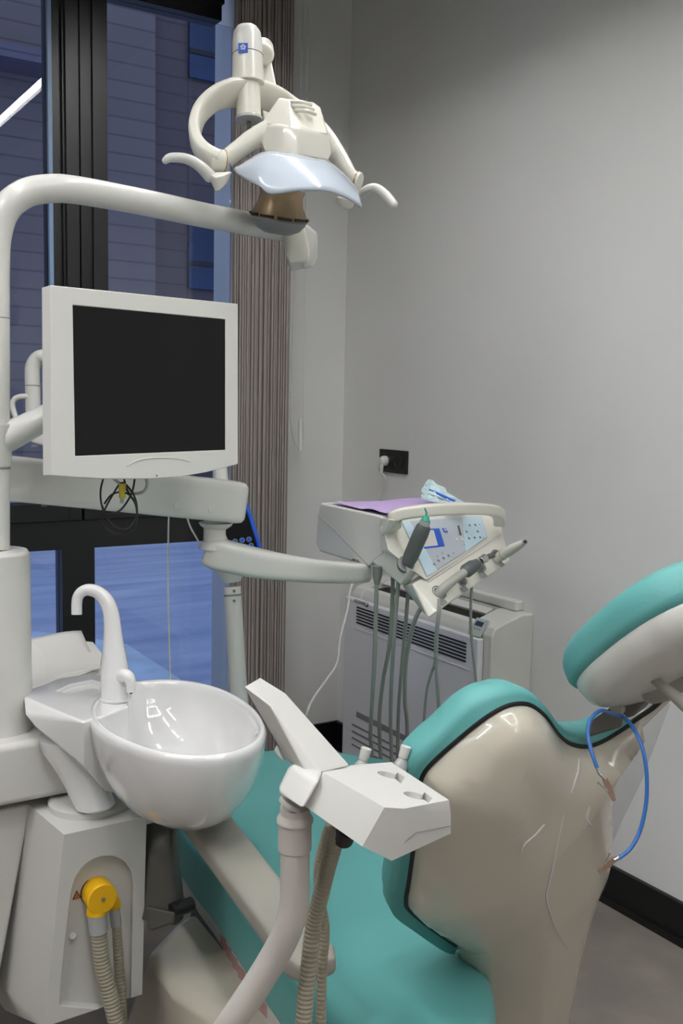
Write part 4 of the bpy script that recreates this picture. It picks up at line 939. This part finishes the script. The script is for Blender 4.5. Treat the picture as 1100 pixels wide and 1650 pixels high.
# headrest
hn_th = math.radians(50); HV = (-hv*math.sin(hn_th)+UPV*math.cos(hn_th)); HW = BW; HN = HW.cross(HV)
if HN.dot(hv) < 0: HN = -HN            # towards the patient's head
HO = P(1070, 1040, 1.20)
HR0 = (HO, HW, HV, HN)
def sup(a, b, p=2.6, n=48): return [(a*math.copysign(abs(math.cos(2*math.pi*k/n))**(2/p), math.cos(2*math.pi*k/n)), b*math.copysign(abs(math.sin(2*math.pi*k/n))**(2/p), math.sin(2*math.pi*k/n))) for k in range(n)]
link('headrest_cushion', pad_bm(sup(.095, .137, 2.5), HR0, .0, .055, .015, .032, 8), M['teal'], ch, wn=False, label='teal headrest cushion')
link('headrest_shell', grid_dome(sup(.088, .129, 2.5), (HO, HW, HV, -HN), .024, .018), M['white'], ch, wn=False, label='glossy white headrest shell')
# bracket and knobs
link('headrest_bracket', hull([P(949, 1186, 1.24), P(952, 1160, 1.24), P(995, 1130, 1.26), P(1008, 1135, 1.27), P(1002, 1172, 1.27), P(950, 1188, 1.28), P(1000, 1170, 1.30)]), M['dbrack'], ch, bevel=.003)
link('headrest_stem', hull([P(985, 1132, 1.26), P(1012, 1162, 1.26), P(1042, 1140, 1.28), P(1110, 1040, 1.27), P(1060, 1060, 1.28), P(1010, 1118, 1.30), P(1110, 1020, 1.31)]), M['dbrack'], ch, bevel=.004)
cyl('pivot_knob', P(992, 1142, 1.25), P(1004, 1140, 1.29), .0085, M['greige'], ch, bevel=.002)
kn = link('clamp_knob', hull(hp([(1031, 1115, 1.22), (1034, 1130, 1.22), (1050, 1138, 1.21), (1075, 1133, 1.20), (1120, 1105, 1.19), (1120, 1060, 1.19), (1090, 1067, 1.2), (1060, 1075, 1.21), (1040, 1092, 1.22), (1045, 1110, 1.26), (1110, 1085, 1.25)])), M['greige'], ch, bevel=.008, seg=4)
tube('clamp_lever', hp([(1046, 1088, 1.19), (1060, 1100, 1.18), (1080, 1116, 1.17), (1105, 1136, 1.16)]), [.005, .006, .0065, .009], M['greige'], ch, seg=14, round_end=True)
# armrest and its link
AR = [Z(545, 1560, .575), Z(335, 1318, .575)]
pA, pB = Z(512, 1565, .565), Z(330, 1322, .575); aa = (pB-pA).normalized(); ss = aa.cross(UPV).normalized()
rings = []
for t, w_, h_ in ((0, .015, .008), (.01, .026, .013), (.05, .033, .018), (.5, .035, .018), (1.0, .037, .018), (1.1, .037, .018), (1.12, .030, .012)):
    c = pA.lerp(pB, t)
    rings.append([c+UPV*h_*math.copysign(abs(math.cos(q))**.5, math.cos(q))+ss*w_*math.copysign(abs(math.sin(q))**.5, math.sin(q)) for q in [2*math.pi*(k+.5)/24 for k in range(24)]])
link('armrest', loft(rings), M['greige'], ch)
ad = 1.62
tube('armrest_link', hp([(258, 1338, 1.66), (259, 1360, 1.64), (262, 1400, 1.63), (264, 1450, 1.63), (262, 1478, 1.63)]), [.03, .028, .027, .030, .032], M['dbrack'], ch, seg=20, sect=(1, .75, 4), up=(CR-CF*.2).normalized())
link('armrest_hub', hull(hp([(236, 1460, 1.61), (283, 1470, 1.59), (281, 1488, 1.59), (245, 1500, 1.60), (237, 1497, 1.61), (236, 1455, 1.68), (280, 1470, 1.68), (278, 1490, 1.68), (240, 1500, 1.68)])), M['dbrack'], ch, bevel=.005)
cyl('pivot_bolt', P(276, 1468, 1.60), P(308, 1457, 1.63), 12*ad/F, M['black'], ch, bevel=.001)
# base
bx = [Z(237, 1537, .30), Z(282, 1487, .30), Z(320, 1540, .30), Z(375, 1589, .29), Z(309, 1613, .305), Z(265, 1580, .303)]
base = hull([Z(237, 1537, .30), Z(282, 1488, .30), Vector((.95, 1.75, .30)), Vector((1.1, 1.1, .28)), Z(420, 1680, .28), Z(348, 1640, .295), Z(268, 1582, .298),
             Vector((.60, 1.45, .0)), Vector((.62, 1.75, 0)), Vector((1.0, 1.8, 0)), Vector((1.15, 1.05, 0)), Vector((.62, .95, 0)), Vector((.60, 1.1, 0))])
link('base_housing', base, M['beige'], ch, bevel=.02, seg=4)
link('scissor_lift', hull([Vector((.70, 1.25, .28)), Vector((.70, 1.6, .28)), Vector((1.1, 1.2, .28)), Vector((1.1, 1.6, .28)), Vector((.735, 1.25, .31)), Vector((.735, 1.65, .31)), Vector((1.1, 1.2, .31)), Vector((1.1, 1.6, .31))]), M['dbrack'], ch, bevel=.004)
# bib clip cord
bcd = thing('bib_cord', 'blue bib cord with two metal clips slung over the headrest bracket', 'bib cord', P(985, 1180, 1.2))
tube('cord', hp([(962, 1238, 1.16), (957, 1224, 1.163), (951, 1205, 1.17), (947, 1180, 1.18), (952, 1158, 1.19), (968, 1145, 1.2), (985, 1150, 1.22), (1003, 1155, 1.23), (1018, 1170, 1.2), (1033, 1200, 1.18), (1041, 1240, 1.17), (1041, 1290, 1.165), (1032, 1335, 1.16), (1017, 1365, 1.155), (997, 1383, 1.15)]), .0024, M['cord'], bcd, seg=12)
def clip(a, b, c, d, lb=None):
    A, B = P(a, b, d), P(c[0], c[1], d); ax = (B-A).normalized(); s_ = ax.cross(CF).normalized()
    bm = hull([A+s_*.003, A-s_*.003, B+s_*.0022, B-s_*.0022, A.lerp(B, .45)+s_*.0045, A.lerp(B, .45)-s_*.0045]+[q+CF*.004 for q in (A+s_*.003, A-s_*.003, B+s_*.0022, B-s_*.0022)])
    o = link('clip', bm, M['bronze'], bcd, bevel=.0006)
    tube('clip_arm', [A.lerp(B, .5)-s_*.003-CF*.001, A.lerp(B, .2)-s_*.007-CF*.002, A-s_*.010-CF*.002], .0012, M['silver'], o, seg=6)
    return o
clip(974, 1254, (990, 1291), 1.155); tube('clip_link', hp([(961, 1236, 1.16), (965, 1246, 1.158), (975, 1256, 1.156)]), .002, M['silver'], bcd, seg=8)
clip(990, 1385, (964, 1406), 1.15); tube('clip_link', hp([(1000, 1380, 1.152), (988, 1386, 1.15)]), .0028, M['silver'], bcd, seg=8)
# ================================================================= AIR CONDITIONER
xa, ya, yb_, zb, zt = 1.737, 1.976, 2.655, .115, .683
ac = thing('air_conditioner', 'white floor air conditioner with front louvres on the right wall', 'air conditioner', (1.81, (ya+yb_)/2, 0))
full = [(XW, 0), (XW, .683), (XW-.045, .683), (xa+.012, .655), (xa, .635), (xa, .02), (xa+.02, 0)]
notch = [(XW, 0), (XW, .683), (XW-.028, .683), (XW-.036, .60), (xa+.032, .60), (xa+.028, .662), (xa+.012, .655), (xa, .635), (xa, .02), (xa+.02, 0)]
bod = bmesh.new(); n0, n1 = ya+.10, yb_-.05
for pr, q0, q1 in ((full, ya, n0), (notch, n0, n1), (full, n1, yb_)): prism([(a, q0, b) for a, b in pr], (0, q1-q0, 0), bod)
acb = link('casing', bod, M['white'], ac, bevel=.004)
link('outlet_void', box2((xa+.0335, ya+.101, .60), (XW-.0365, yb_-.051, .652)), M['black'], ac, smooth=False)
def ax_(px, py, h=0): return X(px, py, xa-h)
dz0, dz1 = X(561, 1190, xa).z, X(566, 956, xa).z
dy0, dy1 = X(561, 1100, xa).y, X(778, 1100, xa).y
link('front_panel', box2((xa-.022, dy1, .03), (xa-.001, dy0-.002, .625)), M['panelgrey'], ac, bevel=.006)
xf = xa-.0225
bm = bmesh.new(); a0, a1 = X(574.5, 978, xf), X(751, 1038.5, xf); b0 = X(571, 1001.5, xf)
pitch = (a0.z-b0.z)/5; yL, yR = a0.y, a1.y
for k in range(6): box2((xf-.001, yR, a0.z-k*pitch-.0022), (xf+.001, yL, a0.z-k*pitch+.0022), bm)
link('louvre_slots', bm, M['black'], ac, smooth=False)
bm = bmesh.new(); l0 = X(561, 1163, xf)
for k in range(4): box2((xf-.001, yR, l0.z-k*.022-.004), (xf+.001, yL+.01, l0.z-k*.022+.002), bm)
link('louvre_slots', bm, M['mgrey'], ac, smooth=False)
lg = X(574.4, 1146, xf)
link('grip_recess', box2((xf-.001, yR, lg.z-.018), (xf+.001, lg.y, lg.z)), M['mgrey'], ac, smooth=False)
link('panel_outline', tube_bm([Vector((xf, yL+.01, b0.z-.02)), Vector((xf, yR-.02, b0.z-.02))], .0012, seg=6, smooth=False), M['white'], ac)
flap = [Vector((xa+.070, ya+.11, .671)), Vector((xa+.098, ya+.11, .682)), Vector((xa+.098, yb_-.06, .682)), Vector((xa+.070, yb_-.06, .671))]
link('outlet_flap', prism(flap, (.002, 0, -.006)), M['white'], ac, bevel=.001)
text('brand_text', 'DANTEX', .017, X(580, 970, xf-.0002), Vector((0, 1, 0)), Vector((0, 0, -1)), M['dgrey'], ac, ext=.0003)
sw = X(590.5, 974, xf-.0003)
tube('brand_swoosh', [sw+Vector((0, .007*math.cos(a), .007*math.sin(a))) for a in [math.radians(100-k*28-180+60) for k in range(9)]], [.0006, .001, .0015, .0018, .002, .0018, .0015, .001, .0005], M['black'], ac, seg=6, smooth=False)
cpn = Vector((-.82, 0, .57)).normalized(); cO = Vector((xa+.003, ya+.058, .648)); cV = Vector((.57, 0, .82)); cU = Vector((0, -1, 0))
cp_ = link('control_panel', box_bm(cO, (.05, .052, .004), (cU, cV, cpn)), mat('ac_control', (176, 190, 184), .35, noise=.02), ac, bevel=.001)
link('display', box_bm(cO+cpn*.0023+cV*.010-cU*.002, (.030, .014, .001), (cU, cV, cpn)), mat('ac_lcd', (46, 60, 92), .2, noise=.03), cp_, smooth=False)
for k in range(3): cyl('button', cO+cpn*.002-cV*.006+cU*(k-1)*.010, cO+cpn*.0028-cV*.006+cU*(k-1)*.010, .0018, M['black'], cp_, seg=10)
bm = bmesh.new()
for k in range(9): box2((xa-.004, dy1-.028, .50-k*.035), (xa-.002, dy1-.012, .515-k*.035), bm)
link('side_rib', bm, M['mgrey'], ac, smooth=False)
link('wall_bracket', box2((XW-.03, ya+.04, .683), (XW, ya+.36, .712)), M['white'], ac, bevel=.006)
# ================================================================= SOCKET, PLUG, CABLE
s0, s1 = X(614.5, 721.5, XW), X(657.5, 766, XW)
wsn = thing('wall_socket', 'square black double wall socket on the grey right wall', 'wall socket', (XW, (s0.y+s1.y)/2, s1.z))
link('socket_plate', box2((XW-.009, s1.y, s1.z+.003), (XW, s0.y, s0.z-.003)), M['base'], wsn, bevel=.002)
for f in (.27, .73):
    yy = s0.y+(s1.y-s0.y)*f; zz = (s0.z+s1.z)/2
    link('socket_insert', lathe_bm([(.001, -.004), (.018, -.004), (.0195, 0), (.021, .0015), (.022, 0)], (XW-.0095, yy, zz), (-1, 0, 0), 28), M['black'], wsn)
pg = thing('power_plug', 'white plug in the left half of the black wall socket with its cable', 'plug', X(626, 745, XW-.01))
yy = s0.y+(s1.y-s0.y)*.27; zz = (s0.z+s1.z)/2
link('plug_body', lathe_bm([(.016, 0), (.017, .005), (.0155, .014), (.012, .021), (.006, .024)], (XW-.010, yy, zz), (-1, 0, 0), 24), M['cable'], pg)
tube('plug_neck', [Vector((XW-.024, yy, zz+.004)), Vector((XW-.026, yy+.001, zz-.014)), Vector((XW-.024, yy+.004, zz-.04))], [.009, .0075, .005], M['cable'], pg, seg=14)
tube('plug_cable', [Vector((XW-.024, yy+.004, zz-.038)), X(621, 772, XW-.022), X(616, 785, XW-.02), X(608, 810, XW-.02), X(598, 850, XW-.02), X(585, 920, XW-.02)], .003, M['cable'], pg, seg=8)
tag(tube('trailing_cable', [P(573, 925, 3.02), P(563, 955, 3.0), P(560, 980, 2.98), P(548, 1030, 2.9), P(543, 1068, 2.85), P(524, 1098, 2.8), P(505, 1125, 2.75), P(495, 1148, 2.7), P(490, 1190, 2.72), Z(478, 1330, .15), Z(470, 1400, .006), Z(455, 1410, .004)], .0034, M['cable'], seg=8), 'white cable trailing down in front of the corner left of the air conditioner', 'cable')
# ================================================================= WHITENING LAMP STAND
wl = thing('lamp_stand', 'pale mobile stand pole behind the arms with a blue framed keypad', 'mobile dental lamp', (P(385, 1110, 2.35).x, P(385, 1110, 2.35).y, 0))
ds = 2.33; kk = ds/F
ft = P(392, 1250, 2.4); 
tube('pole', hp([(374, 945, ds), (384, 1115, ds), (396, 1320, ds)]), [14*kk, 14.6*kk, 15*kk], M['white'], wl, seg=24, smooth=False)
tube('upper_pole', hp([(345, 640, ds), (356, 770, ds), (371, 935, ds)]), [11.5*kk, 11.5*kk, 12*kk], M['white'], wl, seg=24, smooth=False)
link('pole_cone', lathe_bm([(14*kk, 0), (24*kk, 24*kk), (25*kk, 30*kk), (12*kk, 34*kk)], P(374, 938, ds), (P(371, 910, ds)-P(374, 938, ds)), 28), M['white'], wl)
cyl('pole_ring', P(374.5, 957, ds), P(374.7, 960, ds), 14.4*kk, M['mgrey'], wl)
for y in (952, 968): cyl('pole_screw', P(377, y, ds-.0225), P(377, y, ds-.018), .0032, M['silver'], wl)
fb = P(396, 1320, ds)
link('stand_foot', lathe_bm([(.001, .0), (.09, 0), (.09, .03), (.02, .05), (.018, fb.z+.01)], (fb.x, fb.y, 0), UPV, 28), M['white'], wl)
dk = 2.2
panel = [(363, 846), (371, 842.5), (389, 842.5), (390, 815), (394, 815), (404, 845), (414.5, 878), (413, 888), (406, 891), (392, 889), (372, 884), (366, 868), (362, 858)]
link('keypad_case', prism(hp([(a, b, dk) for a, b in panel]), CF*.03), M['screen'], wl, bevel=.002)
link('blue_frame', tube_bm(hp([(388, 811, dk-.002), (394, 810.5, dk-.002), (401, 826, dk-.002), (411, 858, dk-.002), (418, 882, dk-.002), (416, 892, dk-.002), (406, 893, dk-.002), (380, 889, dk-.002)]), .0052, seg=12), M['blue'], wl, label='bright blue frame')
for a, b in ((378.5, 872.5), (390, 870.5), (401, 869), (381.5, 882), (393, 880.5), (404.5, 879)):
    bt = cyl('keypad_button', P(a, b, dk+.001), P(a, b, dk-.003), 4.3*dk/F, M['clear'], wl, seg=16); cyl('button_face', P(a, b, dk-.002), P(a, b, dk-.004), 3.6*dk/F, M['blue'], bt, seg=16)
db = 2.3; kb = db/F
tube('elbow_tube', hp([(54, 690, db), (53, 640, db), (52, 605, db), (53, 590, db), (60, 578, db), (72, 574, db), (110, 574, db+.02), (200, 590, db+.02), (345, 645, ds)]), [12*kb, 12*kb, 12*kb, 12*kb, 11.5*kb, 11*kb, 11*kb, 11*kb, 11*kb], M['white'], wl, seg=24)
cyl('tube_seam', P(52.5, 621.5, db), P(52.5, 623, db), 12.3*kb, M['mgrey'], wl)
tube('side_handle', hp([(46, 639, db-.01), (34, 639, db-.01), (24, 643, db-.01), (20, 653, db-.01), (24, 668, db-.01), (30, 684, db-.01)]), [4.6*kb]*6, M['white'], wl, seg=14)
link('lamp_neck', hull(hp([(42, 700, db), (72, 697, db), (76, 720, db), (50, 714, db), (45, 700, db+.05), (72, 700, db+.05), (72, 716, db+.05)])), M['white'], wl, bevel=.006)
